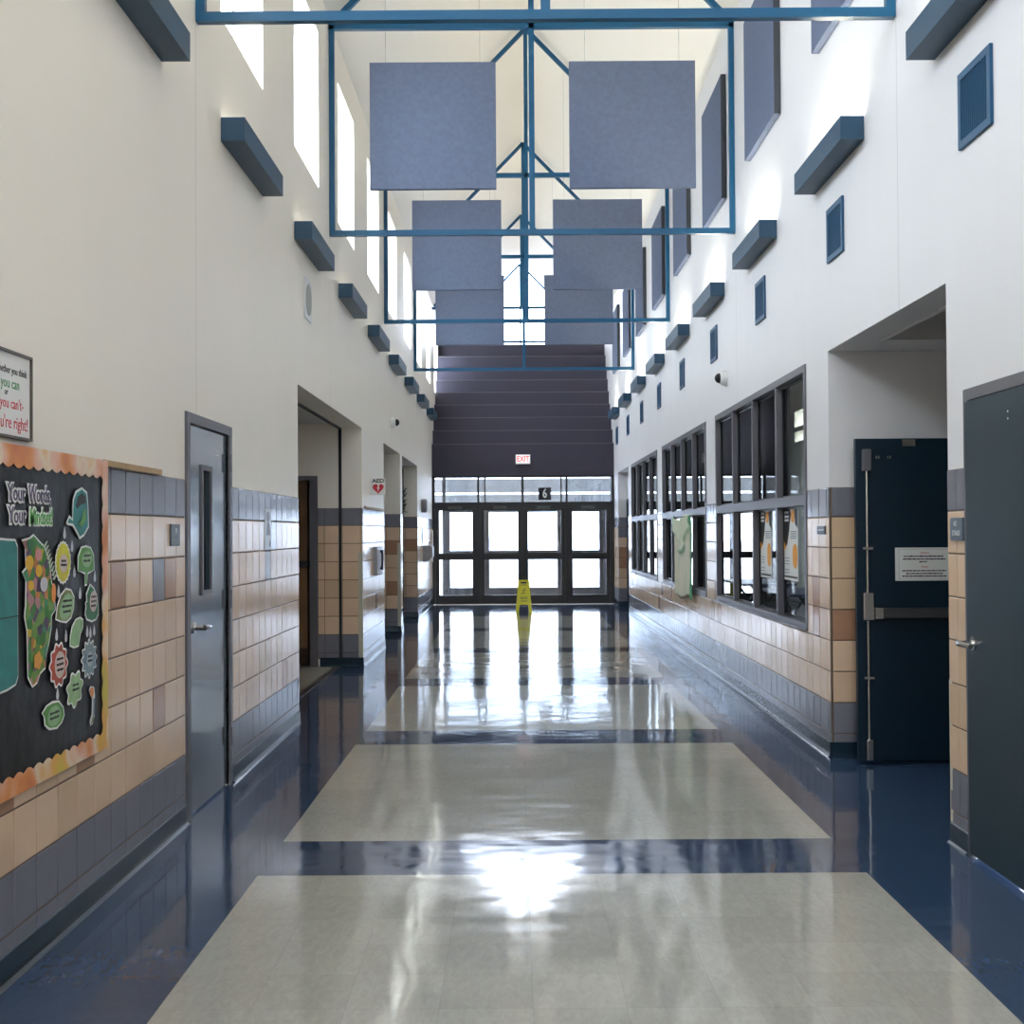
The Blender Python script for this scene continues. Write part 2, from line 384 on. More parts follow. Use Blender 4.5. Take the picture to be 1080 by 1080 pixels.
wb = struct(g.build('window_2', M_steel))  # out of view, added to brighten the near end of the hall
mb = MB(); mb.poly([(XL, Y0-0.05, 5.0), (XR, Y0-0.05, 5.0), (XR, Y0-0.05, EAVE), (MID, Y0-0.05, APEX), (XL, Y0-0.05, EAVE)])
struct(mb.build('window_pane', M_glass, wb))

# clerestory windows (frame + pane at the outer face of the deep reveal)
n = 3
for y in WL:
    if y + WW > Y1: continue
    f = MB(); x = XL-T+0.01
    f.box(x, x+0.035, y, y+0.03, WZ0, WZ1); f.box(x, x+0.035, y+WW-0.03, y+WW, WZ0, WZ1)
    f.box(x, x+0.035, y+0.03, y+WW-0.03, WZ0, WZ0+0.03); f.box(x, x+0.035, y+0.03, y+WW-0.03, WZ1-0.03, WZ1)
    o = struct(f.build('window_%d' % n, M_whitep)); n += 1
    struct(onebox('window_pane', (x+0.012, x+0.018, y+0.03, y+WW-0.03, WZ0+0.03, WZ1-0.03), M_glass, o))

# stepped charcoal panels above the entrance
mb = MB(); tops = [3.355] + [3.355 + 0.305*k for k in range(1, 9)]
mb.box(XL, XR, YE-0.01, YE+0.12, HEAD, tops[0])
for k in range(1, 9):
    y = YE + 0.3*k
    mb.box(XL, XR, y, y+0.12, tops[k-1]-0.03, tops[k])
    mb.box(XL, XR, y-0.18, y, tops[k-1]-0.03, tops[k-1])
mb.box(XL, XR, YE+2.52, Y1, tops[-1]-0.06, tops[-1]-0.03)
wall_end = struct(mb.build('wall_end', M_step))
mb = MB()
for k in range(9): mb.box(XL, XR, YE+0.3*k-0.012, YE+0.3*k+0.004, tops[k]-0.012, tops[k]+0.004)
struct(mb.build('panel_nosing', mat('panel_edge', (0.13, 0.125, 0.15), 0.7), wall_end))

# ------------------------------------------------------------------ tiles and cove base
def kL(y): return math.floor((y-5.2505)/PT)
segL = [(Y0, 6.435), (7.49, OP[0][0]), (OP[0][1], OP[1][0]), (OP[1][1], OP[2][0]), (OP[2][1], YE)]
accL = [(6, kL(5.4), 4), (6, kL(5.95), 3), (6, kL(6.22), 4), (3, kL(5.95), 4), (3, kL(4.92), 4), (3, kL(4.1), 4), (6, kL(8.6), 3), (7, kL(8.9), 3)]
tiles(LW, [(a, b, ROWS[0], ROWS[9]) for a, b in segL], 5.2505, 'wall_tiles', wall_left, accL, seed=3, rate=0.006)
regR = [(Y0, 4.66, ROWS[0], ROWS[9]), (5.725, 5.965, ROWS[0], ROWS[9]), (8.215, 8.83, ROWS[0], ROWS[9]), (12.79, 13.45, ROWS[0], ROWS[9]),
        (17.41, 18.05, ROWS[0], ROWS[9]), (22.01, 22.6, ROWS[0], ROWS[9]), (24.87, YE, ROWS[0], ROWS[9])] + [(a, b, ROWS[0], 0.785) for a, b in WG]
def kR(y): return math.floor((y-8.483)/PT)
tiles(RW, regR, 8.483, 'wall_tiles', wall_right, [(7, kR(13.0), 4), (7, kR(13.2), 4), (5, kR(10), 1)], seed=5, rate=0.03)
def ret(y, xa, xb, name, parent, acc=(), seed=1, phase=None):
    fn = lambda u, v, w=0: (u, y-w, v)
    tiles(fn, [(min(xa, xb), max(xa, xb), ROWS[0], ROWS[9])], phase if phase is not None else xa, name, parent, acc, seed, 0.05)
ret(OP[0][1], XL, XL-0.50, 'wall_tiles', wall_left, seed=11, phase=XL-0.02)
ret(OP[1][1], XL, XL-T, 'wall_tiles', wall_left, [(6, k, 4) for k in range(-4, 3)], seed=12, phase=XL-0.21)
ret(OP[2][1], XL, XL-T, 'wall_tiles', wall_left, [(6, k, 4) for k in range(-4, 3)], seed=13, phase=XL-0.21)
ret(8.215, XR, XR+0.9, 'wall_tiles', wall_right, [(6, 1, 3), (6, 2, 3), (4, 1, 4)], seed=14, phase=XR+0.01)
ret(24.87, XR, XR+T, 'wall_tiles', wall_right, [(7, k, 3) for k in range(-2, 4)] + [(4, k, 4) for k in range(-2, 4)], seed=15, phase=XR)
def cove(mb, fn, a, b):
    prof = [(0, 0), (0.030, 0), (0.024, 0.004), (0.016, 0.012), (0.012, 0.026), (0.011, 0.095), (0.006, 0.1), (0, 0.1)]
    A = [fn(a, v, w) for w, v in prof]; mb.prism(A, Vector(fn(b, 0, 0)) - Vector(fn(a, 0, 0)))
mb = MB()
for a, b in segL: cove(mb, LW, a, b)
for (a, b), d in zip(OP, (0.48, T, T)):
    cove(mb, lambda u, v, w=0, b=b: (u, b-w, v), XL, XL-d)
struct(mb.build('baseboard_left', M_base))
mb = MB()
for a, b in ((Y0, 4.66), (5.725, 5.965), (8.215, 22.6), (24.87, YE)): cove(mb, RW, a, b)
cove(mb, lambda u, v, w=0: (u, 8.215-w, v), XR, XR+1.4); cove(mb, lambda u, v, w=0: (u, 24.87-w, v), XR, XR+T)
struct(mb.build('baseboard_right', M_base))

# corner guards
def guard(name, b): return struct(onebox(name, b, M_guard, None, 0.003))
guard('trim_2', (XL-0.045, XL+0.006, OP[0][1]-0.007, OP[0][1]+0.03, 0.1, 1.28))
guard('trim_3', (XL-0.045, XL+0.006, OP[1][1]-0.007, OP[1][1]+0.03, 0.1, 1.35))
guard('trim_4', (XR-0.006, XR+0.03, 5.935, 5.972, 0.1, 0.78))

# ------------------------------------------------------------------ side corridor (first opening, left)
xc = XL-T
mb = MB(); yb = OP[0][1]
wall_grid('y', yb, yb+0.2, -6.0, xc, 0, 3.0, [(-3.25, xc-0.34, 0.0, 2.10)], 'wall_corridor_far', M_wallL)
struct(onebox('wall_corridor_near', (-6.0, xc, OP[0][0]-1.1, OP[0][0]-0.9, 0, 3.0), M_wallL))
struct(onebox('wall_corridor_end', (-6.2, -6.0, OP[0][0]-1.1, yb+1.2, 0, 3.0), M_wallL))
struct(onebox('ceiling_corridor', (-6.2, xc, OP[0][0]-1.1, yb+1.2, 2.74, 2.9), M_wallR))
struct(onebox('wall_store_back', (-6.0, xc, yb+1.1, yb+1.2, 0, 2.74), M_brown))
struct(onebox('floor_store', (-6.0, xc, yb+0.9, yb+1.2, -0.1, 0.0), M_creamfloor))
# gate guide in the opening
mb = MB(); mb.box(xc-0.012, xc+0.02, yb-0.016, yb, 0.1, HEAD); mb.box(xc-0.012, xc+0.02, OP[0][0], yb, HEAD-0.016, HEAD)
gt = mb.build('gate_track', M_black); tag(gt, 'thin black rolling gate track lining the wide side opening on the left', 'gate track')
# door frame and dutch door leaf in the far corridor wall
fr = MB(); dx0, dx1 = -3.25, xc-0.34
fr.box(dx1, dx1+0.09, yb-0.02, yb+0.22, 0, 2.15); fr.box(dx0-0.05, dx0, yb-0.02, yb+0.22, 0, 2.15); fr.box(dx0, dx1, yb-0.02, yb+0.22, 2.10, 2.15)
d = struct(fr.build('door_1', M_frameg))
mb = MB(); mb.box(dx0, dx1-0.05, yb+0.12, yb+0.17, 1.19, 2.10); mb.box(dx0+0.1, dx1-0.17, yb+0.112, yb+0.12, 1.3, 2.0)
struct(mb.build('upper_leaf', M_brown, d))
struct(onebox('door_shelf', (dx0, dx1-0.03, yb+0.03, yb+0.19, 1.12, 1.19), M_black, d))
mb = MB(); mb.box(dx0, dx1-0.05, yb+0.12, yb+0.17, 0.02, 1.12)
struct(mb.build('lower_leaf', mat('brown_wood_light', (0.24, 0.12, 0.045), 0.4, noise=0.12, nscale=5), d))
struct(onebox('kick_plate', (dx0, dx1-0.05, yb+0.112, yb+0.12, 0.02, 0.2), mat('kick_brown', (0.07, 0.03, 0.012), 0.5), d))

# recessed double doors in openings 2 and 3
for i, (a, b) in enumerate(OP[1:]):
    x = xc-0.02
    f = MB(); f.box(x-0.08, x+0.03, a, a+0.05, 0, HEAD); f.box(x-0.08, x+0.03, b-0.05, b, 0, HEAD)
    f.box(x-0.08, x+0.03, a+0.05, b-0.05, HEAD-0.05, HEAD); f.box(x-0.08, x+0.03, a+0.05, b-0.05, 2.13, 2.2)
    d = struct(f.build('door_%d' % (i+2), M_alu))
    mid = (a+b)/2
    for p, q in ((a+0.05, mid-0.004), (mid+0.004, b-0.05)):
        lf = struct(onebox('door_leaf', (x-0.05, x-0.005, p, q, 0.01, 2.13), M_doorT, d))
        struct(onebox('door_glass', (x-0.055, x-0.001, p+0.2, q-0.2, 1.0, 1.95), M_dark, lf))
    struct(onebox('transom_glass', (x-0.03, x-0.02, a+0.05, b-0.05, 2.2, HEAD-0.05), M_dark, d))

# ------------------------------------------------------------------ left painted door (door_4)
x = XL
f = MB(); f.box(x-0.2, x+0.014, 6.45, 6.515, 0, 2.145); f.box(x-0.2, x+0.014, 7.425, 7.482, 0, 2.145); f.box(x-0.2, x+0.014, 6.515, 7.425, 2.09, 2.145)
d4 = struct(f.build('door_4', M_frameg, bevel=0.003))
struct(onebox('door_seal', (x-0.03, x-0.012, 6.515, 6.586, 0.0, 2.09), M_black, d4))  # black strip standing in for the shade in the recess beside the leaf
mb = MB(); lf0, lf1 = 6.588, 7.42
# leaf with a slot for the glass lite
ly0, ly1, lz0, lz1 = 6.835, 7.005, 1.19, 1.855
for b in ((lf0, ly0, 0.012, 2.083), (ly1, lf1, 0.012, 2.083), (ly0, ly1, 0.012, lz0), (ly0, ly1, lz1, 2.083)): mb.box(x-0.055, x-0.008, *b)
leaf = struct(mb.build('door_leaf', M_doorL, d4))
mb = MB(); w = 0.028
mb.box(x-0.01, x+0.002, ly0-w, ly0, lz0-w, lz1+w); mb.box(x-0.01, x+0.002, ly1, ly1+w, lz0-w, lz1+w)
mb.box(x-0.01, x+0.002, ly0, ly1, lz0-w, lz0); mb.box(x-0.01, x+0.002, ly0, ly1, lz1, lz1+w)
struct(mb.build('lite_frame', M_frameg, leaf))
struct(onebox('lite_glass', (x-0.035, x-0.03, ly0, ly1, lz0, lz1), M_dark, leaf))
def lever(name, parent, side, y, z, face, dirn):
    """round rose, neck and a lever pointing along dirn*Y"""
    s = side; mb = MB()
    mb.tube([(face, y, z), (face+s*0.012, y, z)], 0.033, 20); mb.tube([(face+s*0.012, y, z), (face+s*0.07, y, z)], 0.014, 12)
    mb.tube([(face+s*0.066, y-dirn*0.014, z), (face+s*0.072, y+dirn*0.03, z), (face+s*0.064, y+dirn*0.125, z-0.004)], [0.015, 0.013, 0.011], 12)
    return struct(mb.build(name, M_chrome, parent, smooth=False))
lever('door_handle', leaf, 1, 6.64, 1.0, x-0.008, 1)
for z in (1.925, 1.11, 0.292):
    mb = MB(); mb.tube([(x+0.012, 7.428, z-0.055), (x+0.012, 7.428, z+0.055)], 0.011, 10); mb.box(x-0.006, x+0.016, 7.43, 7.465, z-0.05, z+0.05)
    struct(mb.build('hinge', M_black if False else M_frameg, d4))
mb = MB()
for k in range(3): mb.box(x-0.008, x-0.0065, 7.16+k*0.03, 7.172+k*0.03, 1.985-0.005*k, 1.992-0.005*k); mb.box(x-0.008, x-0.0065, 7.16+k*0.03, 7.172+k*0.03, 1.955, 1.962)
struct(mb.build('number_mark', M_white, leaf))

# ------------------------------------------------------------------ right near door (door_5)
x = XR
f = MB(); f.box(x-0.014, x+0.2, 5.665, 5.722, 0, 2.145); f.box(x-0.014, x+0.2, 4.665, 4.72, 0, 2.145); f.box(x-0.014, x+0.2, 4.72, 5.665, 2.09, 2.145)
d5 = struct(f.build('door_5', M_frameg, bevel=0.003))
leafR = struct(onebox('door_leaf', (x-0.018, x+0.03, 4.73, 5.69, 0.02, 2.085), M_doorR, d5, 0.002))
lever('door_handle', leafR, -1, 5.60, 0.985, x-0.018, -1)
mb = MB()
for k in range(2): mb.tube([(x-0.0195, 5.19, 1.995-0.03*k), (x-0.018, 5.19, 1.995-0.03*k)], 0.005, 8)
struct(mb.build('screw_head', M_white, leafR))

# ------------------------------------------------------------------ right alcove with propped door leaf
ax1 = 3.65; ay0, ay1 = 5.965, 8.215
struct(onebox('wall_alcove_far', (XR+T, ax1, ay1, ay1+0.2, 0, 3.05), M_wallR))
struct(onebox('wall_alcove_near', (XR+T, ax1, ay0-0.2, ay0, 0, 3.05), M_wallL))
struct(onebox('wall_alcove_back', (ax1, ax1+0.15, ay0-0.2, ay1+0.2, 0, 3.05), M_doorT))
mb = MB(); mb.box(XR+T, ax1, ay0-0.2, ay1+0.2, 2.95, 3.1)
struct(mb.build('ceiling_alcove', mat('alcove_ceiling_paint', (0.33, 0.30, 0.2), 0.6)))
mb = MB(); mb.box(XR+T, ax1, 7.74, ay1, HEAD, 2.95); mb.box(XR+T-0.045, XR+T-0.025, ay0, 7.74, HEAD-0.012, HEAD)
struct(mb.build('trim_5', M_wallR))
# door leaf standing open against the far return (parallel to it)
lx0, lx1, ly = 2.205, 3.12, 7.985
td = empty('fire_door', (lx0, ly, 0)); tag(td, 'dark teal fire door standing open in the right-hand alcove with a white notice on it', 'door')
onebox('door_leaf', (lx0, lx1, ly, ly+0.045, 0.02, 2.09), M_doorT, td, 0.002)
mb = MB(); px = lx0+0.062; yy = ly-0.03
mb.tube([(px, yy, 0.16), (px, yy, 0.93)], 0.0085, 10); mb.tube([(px, yy, 1.08), (px, yy, 1.9)], 0.0085, 10)
mb.box(px-0.032, px+0.032, ly-0.045, ly, 1.375, 1.39); mb.box(px-0.032, px+0.032, ly-0.045, ly, 0.545, 0.56)
rod = mb.build('vertical_rod', M_chrome, td)
for nm, z0, z1, hw in (('latch_case', 1.88, 2.02, 0.026), ('floor_latch', 0.025, 0.16, 0.022), ('rod_case', 0.92, 1.1, 0.034)):
    o = onebox(nm, (px-hw, px+hw, ly-0.055, ly, z0, z1), M_chrome if nm != 'latch_case' else M_frameg, td, 0.006)
onebox('panic_bar', (px+0.04, lx1-0.06, ly-0.07, ly-0.025, 0.935, 1.0), mat('dark_steel_bar', (0.09, 0.09, 0.09), 0.35, metal=0.6), td, 0.006)
onebox('bar_bracket', (px+0.035, px+0.09, ly-0.075, ly, 0.93, 1.005), M_chrome, td, 0.004)
onebox('closer_plate', (2.505, 2.59, ly-0.006, ly, 2.04, 2.083), M_chrome, td)
fnD = lambda u, v, w=0: (u, ly-w, v)
mb = MB()
for u in (2.335, 2.35, 2.41, 2.425): cut(mb, [(u, 1.96), (u+0.007, 1.96), (u+0.007, 1.978), (u, 1.978)], fnD, 0.0005, 0.0006)
mb.build('number_mark', M_chrome, td)
# notice sheet on it
ns = onebox('paper_notice', (2.452, 2.832, ly-0.003, ly-0.0008, 1.172, 1.385), M_white)
tag(ns, 'white landscape notice sheet with red headings fixed to the dark teal fire door', 'notice')
text('Notice', 0.020, M_red, fnD, 2.642, 1.352, 0.0035, ns, 'heading'); text('Aviso', 0.020, M_red, fnD, 2.642, 1.262, 0.0035, ns, 'heading')
mb = MB(); rr = random.Random(4)
def squiggle(mb, fn, u0, u1, v, h, w, rr):
    u = u0
    while u < u1-0.004:
        L = min(rr.uniform(0.010, 0.028), u1-u); cut(mb, [(u, v), (u+L, v), (u+L, v+h*rr.uniform(0.8, 1)), (u, v+h*rr.uniform(0.8, 1))], fn, w, 0.0004); u += L + 0.004
for a, b, v in ((0.055, 0.31, 1.325), (0.05, 0.325, 1.307), (0.155, 0.205, 1.290), (0.045, 0.33, 1.232), (0.07, 0.305, 1.214), (0.045, 0.33, 1.197)):
    squiggle(mb, fnD, 2.452+a, 2.452+b, v, 0.009, 0.003, rr)
mb.build('lettering', M_black, ns)
mb = MB(); e = 0.0045
for a, b, c, dd in ((2.475, 2.812, 1.374, 1.374+0.0015), (2.475, 2.812, 1.183, 1.1845), (2.475, 2.4765, 1.183, 1.375), (2.8105, 2.812, 1.183, 1.375)):
    cut(mb, [(a, c), (b, c), (b, dd), (a, dd)], fnD, 0.003, 0.0004)
mb.build('border_line', M_frameg, ns)

# ------------------------------------------------------------------ small opening far right: door_6
y0o, y1o = 22.6, 24.87; x = XR+0.165
f = MB(); f.box(x, x+0.1, y0o, y0o+0.06, 0, 2.15); f.box(x, x+0.1, y1o-0.06, y1o, 0, 2.15); f.box(x, x+0.1, y0o+0.06, y1o-0.06, 2.08, 2.15)
d6 = struct(f.build('door_6', M_doorT)); mb = MB()
for p, q in ((y0o+0.06, (y0o+y1o)/2-0.003), ((y0o+y1o)/2+0.003, y1o-0.06)):
    struct(onebox('door_leaf', (x+0.015, x+0.06, p, q, 0.01, 2.08), M_doorT, d6))
struct(onebox('wall_over_door', (x+0.02, x+0.085, y0o, y1o, 2.15, HEAD), M_wallR, None))

# ------------------------------------------------------------------ window walls, right
for gi, (a, b) in enumerate(WG):
    n += 1; x = XR
    f = MB(); fw = 0.055
    f.box(x-0.012, x+0.06, a, a+fw, 0.79, HEAD); f.box(x-0.012, x+0.06, b-fw, b, 0.79, HEAD)
    f.box(x-0.012, x+0.06, a+fw, b-fw, HEAD-fw, HEAD); f.box(x-0.012, x+0.06, a+fw, b-fw, 0.79, 0.835)
    f.box(x-0.012, x+0.06, a+fw, b-fw, 1.68, 1.755)
    o = struct(f.build('window_%d' % n, M_frameg, bevel=0.002))
    st = (b-a-fw)/4
    mu = MB()
    for k in (1, 2, 3):
        yy = a + fw/2 + st*k; mu.box(x-0.010, x+0.05, yy-0.026, yy+0.026, 0.835, 1.68); mu.box(x-0.010, x+0.05, yy-0.026, yy+0.026, 1.755, HEAD-fw)
    struct(mu.build('mullion', M_frameg, o))
    # inner dark stops around each pane
    sp = MB()
    for k in range(4):
        p = a + fw/2 + st*k + (0.026 if k else fw/2); q = a + fw/2 + st*(k+1) - (0.026 if k < 3 else fw/2)
        for z0, z1 in ((0.835, 1.68), (1.755, HEAD-fw)):
            for bb in ((p, p+0.018, z0, z1), (q-0.018, q, z0, z1), (p+0.018, q-0.018, z0, z0+0.018), (p+0.018, q-0.018, z1-0.018, z1)):
                sp.box(x+0.036, x+0.058, *bb)
            pane = struct(onebox('window_pane', (x+0.045, x+0.049, p+0.018, q-0.018, z0+0.018, z1-0.018), M_glassd, o))
    struct(sp.build('glazing_stop', M_alu, o))
    struct(onebox('window_sill', (x-0.02, x+0.02, a, b, 0.785, 0.80), M_frameg, o))

# cafeteria behind the window walls
cx1 = 5.75
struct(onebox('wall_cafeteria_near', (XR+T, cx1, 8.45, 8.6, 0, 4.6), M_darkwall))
wall_grid('x', cx1, cx1+0.2, 8.45, 26.2, 0, 4.6, [(23.8, 25.3, 3.60, 3.92), (23.8, 25.3, 3.30, 3.50), (10, 11.2, 0.9, 2.4), (14.0, 15.2, 0.9, 2.4)], 'wall_cafeteria_side', M_creamroom)
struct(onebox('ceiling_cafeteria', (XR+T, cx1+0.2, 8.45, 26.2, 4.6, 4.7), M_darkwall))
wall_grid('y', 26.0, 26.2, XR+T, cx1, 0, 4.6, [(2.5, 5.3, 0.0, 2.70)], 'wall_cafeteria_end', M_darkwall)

def storefront(name, y, xs, fw, zdoor, ztop, doorspec, parent_list=None, transom=None, leafname='door_leaf'):
    """xs=(x0,x1); doorspec list of (x0,x1) leaves; returns the frame object"""
    f = MB(); x0, x1 = xs
    f.box(x0, x0+fw, y-0.06, y+0.06, 0, ztop); f.box(x1-fw, x1, y-0.06, y+0.06, 0, ztop)
    f.box(x0+fw, x1-fw, y-0.06, y+0.06, ztop-0.045, ztop)
    f.box(x0+fw, x1-fw, y-0.06, y+0.06, zdoor+0.0, zdoor+0.13)
    for a, b in zip(doorspec[:-1], doorspec[1:]):
        f.box(a[1], b[0], y-0.06, y+0.06, 0, zdoor)
        f.box((a[1]+b[0])/2-0.022, (a[1]+b[0])/2+0.022, y-0.06, y+0.06, zdoor+0.13, ztop-0.045)
    if doorspec[0][0] > x0+fw: f.box(x0+fw, doorspec[0][0], y-0.06, y+0.06, 0, zdoor)
    if doorspec[-1][1] < x1-fw: f.box(doorspec[-1][1], x1-fw, y-0.06, y+0.06, 0, zdoor)
    o = struct(f.build(name, M_alu, bevel=0.003))
    for i, (a, b) in enumerate(doorspec):
        L = MB(); s = 0.085
        L.box(a, a+s, y-0.03, y+0.03, 0.01, zdoor); L.box(b-s, b, y-0.03, y+0.03, 0.01, zdoor)
        L.box(a+s, b-s, y-0.03, y+0.03, 0.01, 0.19); L.box(a+s, b-s, y-0.03, y+0.03, 0.93, 1.07); L.box(a+s, b-s, y-0.03, y+0.03, zdoor-0.045, zdoor)
        lf = struct(L.build(leafname, M_alu, o))
        g = MB(); g.box(a+s, b-s, y-0.004, y+0.004, 0.19, 0.93); g.box(a+s, b-s, y-0.004, y+0.004, 1.07, zdoor-0.045)
        struct(g.build('door_glass', M_glasse, lf))
        hb = MB(); hb.box(a+0.06, b-0.06, y-0.10, y-0.06, 1.0, 1.04); hb.box(a+0.07, a+0.11, y-0.09, y-0.03, 0.985, 1.055); hb.box(b-0.11, b-0.07, y-0.09, y-0.03, 0.985, 1.055)
        struct(hb.build('push_bar', M_alu, lf))
        ux = b-s-0.05 if i % 2 == 0 else a+s+0.05
        hp = MB(); hp.tube([(ux+(0.05 if i % 2 == 0 else -0.05), y+0.03, 1.32), (ux, y+0.07, 1.30), (ux, y+0.07, 1.08), (ux+(0.05 if i % 2 == 0 else -0.05), y+0.03, 1.06)], 0.009, 8)
        struct(hp.build('pull_handle', M_alu, lf))
        cl = MB(); cl.box((a+b)/2-0.16, (a+b)/2+0.12, y-0.10, y-0.03, zdoor-0.01, zdoor+0.05); cl.bar(((a+b)/2+0.1, y-0.08, zdoor-0.012), ((a+b)/2-0.1, y-0.2, zdoor-0.012), 0.02, 0.006)
        struct(cl.build('door_closer', mat('closer_grey', (0.05, 0.05, 0.05), 0.4), lf))
    g = MB(); g.box(x0+fw, x1-fw, y-0.004, y+0.004, zdoor+0.13, ztop-0.045)
    struct(g.build('transom_glass', M_glasse, o))
    return o
storefront('door_7', YE, (XL, XR), 0.06, 2.0, HEAD, [(-1.655, -0.79), (-0.71, 0.162), (0.20, 1.062), (1.13, 2.0)])
# vestibule: outer storefront, side glass, roof
storefront('door_8', 29.3, (-1.70, 2.35), 0.08, 2.02, 2.86, [(-1.61, -0.70), (-0.68, 0.17), (0.20, 1.10), (1.12, 2.09)])
struct(onebox('ceiling_vestibule', (XL-0.6, XR+0.6, YE+0.12, 29.5, 2.875, 2.95), M_canopy))
mb = MB()
for x in (XL-0.28, XR+0.22): mb.box(x, x+0.06, 29.2, 29.32, 0, 2.87)
struct(mb.build('trim_6', M_alu))
struct(onebox('trim_7', (XL, XR, YE-0.14, YE-0.065, 0.0, 0.012), M_chrome))
storefront('door_9', 26.1, (2.5, 5.3), 0.06, 2.0, 2.70, [(2.56, 3.22), (3.26, 3.92), (3.96, 4.62), (4.66, 5.24)])

# outdoors: ground and the covered walkway seen through the glass
mb = MB(); mb.box(-60, 60, 29.7, 90, -0.12, -0.02); mb.box(-60, -3.2, -30, 29.7, -0.12, -0.02); mb.box(9.0, 60, -30, 29.7, -0.12, -0.02); mb.box(-3.2, 9.0, 26.2, 29.7, -0.12, -0.05)
struct(mb.build('ground', M_conc))
cn = empty('walkway_canopy', (1, 36, 0)); tag(cn, 'grey slatted walkway canopy outdoors seen through the glass above the entrance doors', 'canopy')
for z0, z1 in ((2.30, 2.60), (2.66, 3.02)):
    mb = MB(); mb.box(-8, 12, 36, 36.12, z0, z1)
    for k in range(40): mb.box(-8+0.5*k, -7.94+0.5*k, 35.97, 36.0, z0, z1)
    mb.build('fascia', M_canopy, cn)
for x in (-7.5, 11.5):
    onebox('post', (x, x+0.15, 36.2, 36.35, -0.02, 3.0), M_canopy, cn)
onebox('canopy_roof', (-8, 12, 36.15, 38.5, 3.0, 3.06), M_canopy, cn)

# ------------------------------------------------------------------ steel frames
def frame_obj(k, y):
    r = empty('steel_frame', (MID, y, 4.29)); h = 0.052; zb = 4.29
    full = k < 4
    def part(name, fn):
        mb = MB(); fn(mb); return mb.build(name, M_steel, r)
    if full:
        part('bottom_chord', lambda m: m.box(XL+0.002, XR-0.002, y-h/2, y+h/2, zb, zb+h))
        part('side_post', lambda m: m.box(XL+0.002, XL+0.05, y-h/2, y+h/2, zb+h, EAVE-0.08)); part('side_post', lambda m: m.box(XR-0.05, XR-0.002, y-h/2, y+h/2, zb+h, EAVE-0.08))
    part('king_post', lambda m: m.box(MID-h/2, MID+h/2, y-h/2, y+h/2, zb+h if full else EAVE-0.06, APEX-0.16))
    part('tie_beam', lambda m: m.box(XL+0.002, XR-0.002, y-h/2, y+h/2, EAVE-0.12, EAVE-0.065))
    part('rafter', lambda m: m.bar((XL+0.04, y, EAVE-0.05), (MID, y, APEX-0.12), h, h)); part('rafter', lambda m: m.bar((XR-0.04, y, EAVE-0.05), (MID, y, APEX-0.12), h, h))
    return r
names = ['nearest blue steel truss frame, its bottom bar crossing the very top of the view', 'second blue steel frame, with two large grey-blue panels hung just behind it',
         'third blue steel frame, smaller in view, behind the second pair of hanging panels', 'farthest full blue steel frame, its bottom bar crossing the charcoal steps', 'blue steel roof truss without bottom bar, farthest back under the ridge']
for k in range(5):
    tag(frame_obj(k, 6.709+2*P*k), names[k], 'steel frame', 'blue steel roof frames')

# hanging acoustic panels
lab = {0: ('left of the two acoustic panels over the camera end', 'right'), }
order = ['nearest', 'middle', 'farthest']
for k in range(1, 4):
    y = 6.709+2*P*k+0.07
    for x0, side in ((-1.345, 'left'), (0.545, 'right')):
        r = empty('hanging_acoustic_panel', (x0+0.6, y, 4.75))
        onebox('panel', (x0, x0+1.195, y, y+0.05, 4.752, 5.96), M_fabric, r, 0.004)
        for u in (0.15, 1.045):
            mb = MB(); xx = x0+u; zr = (EAVE-0.05) + (APEX-EAVE)*(1-abs(xx-MID)/(XR-MID)); mb.tube([(xx, y+0.025, 5.96), (xx, y+0.025, zr)], 0.002, 6)
            mb.build('wire', M_chrome, r)
        tag(r, '%s square grey-blue panel hanging %s of the centre post, %s' % (order[k-1], side, {1: 'largest pair', 2: 'middle-sized pair', 3: 'smallest pair'}[k]), 'acoustic panel', 'hanging acoustic panels')
# wall acoustic panels, right
wl = ['grey-blue panel high on the right wall, cut off by the top right of the frame bar', 'grey-blue wall panel high on the right, second from the near end', 'grey-blue wall panel high on the right, third from the near end',
      'grey-blue wall panel on the right beside the right post of the third frame', 'narrow-looking grey-blue wall panel fifth along the right wall', 'grey-blue wall panel sixth along the right wall', 'grey-blue wall panel seventh along the right wall, above the charcoal steps', 'farthest grey-blue panel on the right wall beside the end window']
for k in range(8):
    y = 7.13 + P*k
    r = MB(); r.box(XR-0.052, XR-0.002, y, y+1.24, 4.74, 5.955)
    o = r.build('wall_acoustic_panel', M_fabric, bevel=0.003); tag(o, wl[k], 'acoustic panel', 'acoustic panels along the right wall')
    onebox('edge_trim', (XR-0.053, XR-0.004, y-0.004, y-0.0005, 4.74, 5.955), M_edge, o)

# ------------------------------------------------------------------ sconces
def ordn(i): return ['first', 'second', 'third', 'fourth', 'fifth', 'sixth', 'seventh', 'eighth', 'ninth'][i]
def sconce(side, y):
    fx = (lambda w: XL+w) if side < 0 else (lambda w: XR-w)
    L = 1.21; z0, z1 = 3.82, 3.96; D = 0.142
    r = empty('wall_sconce', (fx(0), y, z0))
    def bx(mb, w0, w1, a, b, c, d): mb.box(min(fx(w0), fx(w1)), max(fx(w0), fx(w1)), a, b, c, d)
    mb = MB(); t = 0.006
    bx(mb, 0.001, D, y, y+L, z0, z0+t); bx(mb, D-t, D, y, y+L, z0+t, z1); bx(mb, 0.001, 0.001+t, y+t, y+L-t, z0+t, z1-0.01); bx(mb, 0.001, D-t, y, y+t, z0+t, z1); bx(mb, 0.001, D-t, y+L-t, y+L, z0+t, z1)
    mb.build('housing', M_sconce, r)
    mb = MB(); mb.tube([(fx(0.07), y+0.05, z0+0.07), (fx(0.07), y+L-0.05, z0+0.07)], 0.013, 10); mb.build('lamp_tube', M_tube if side > 0 else M_tubeL, r)
    return r
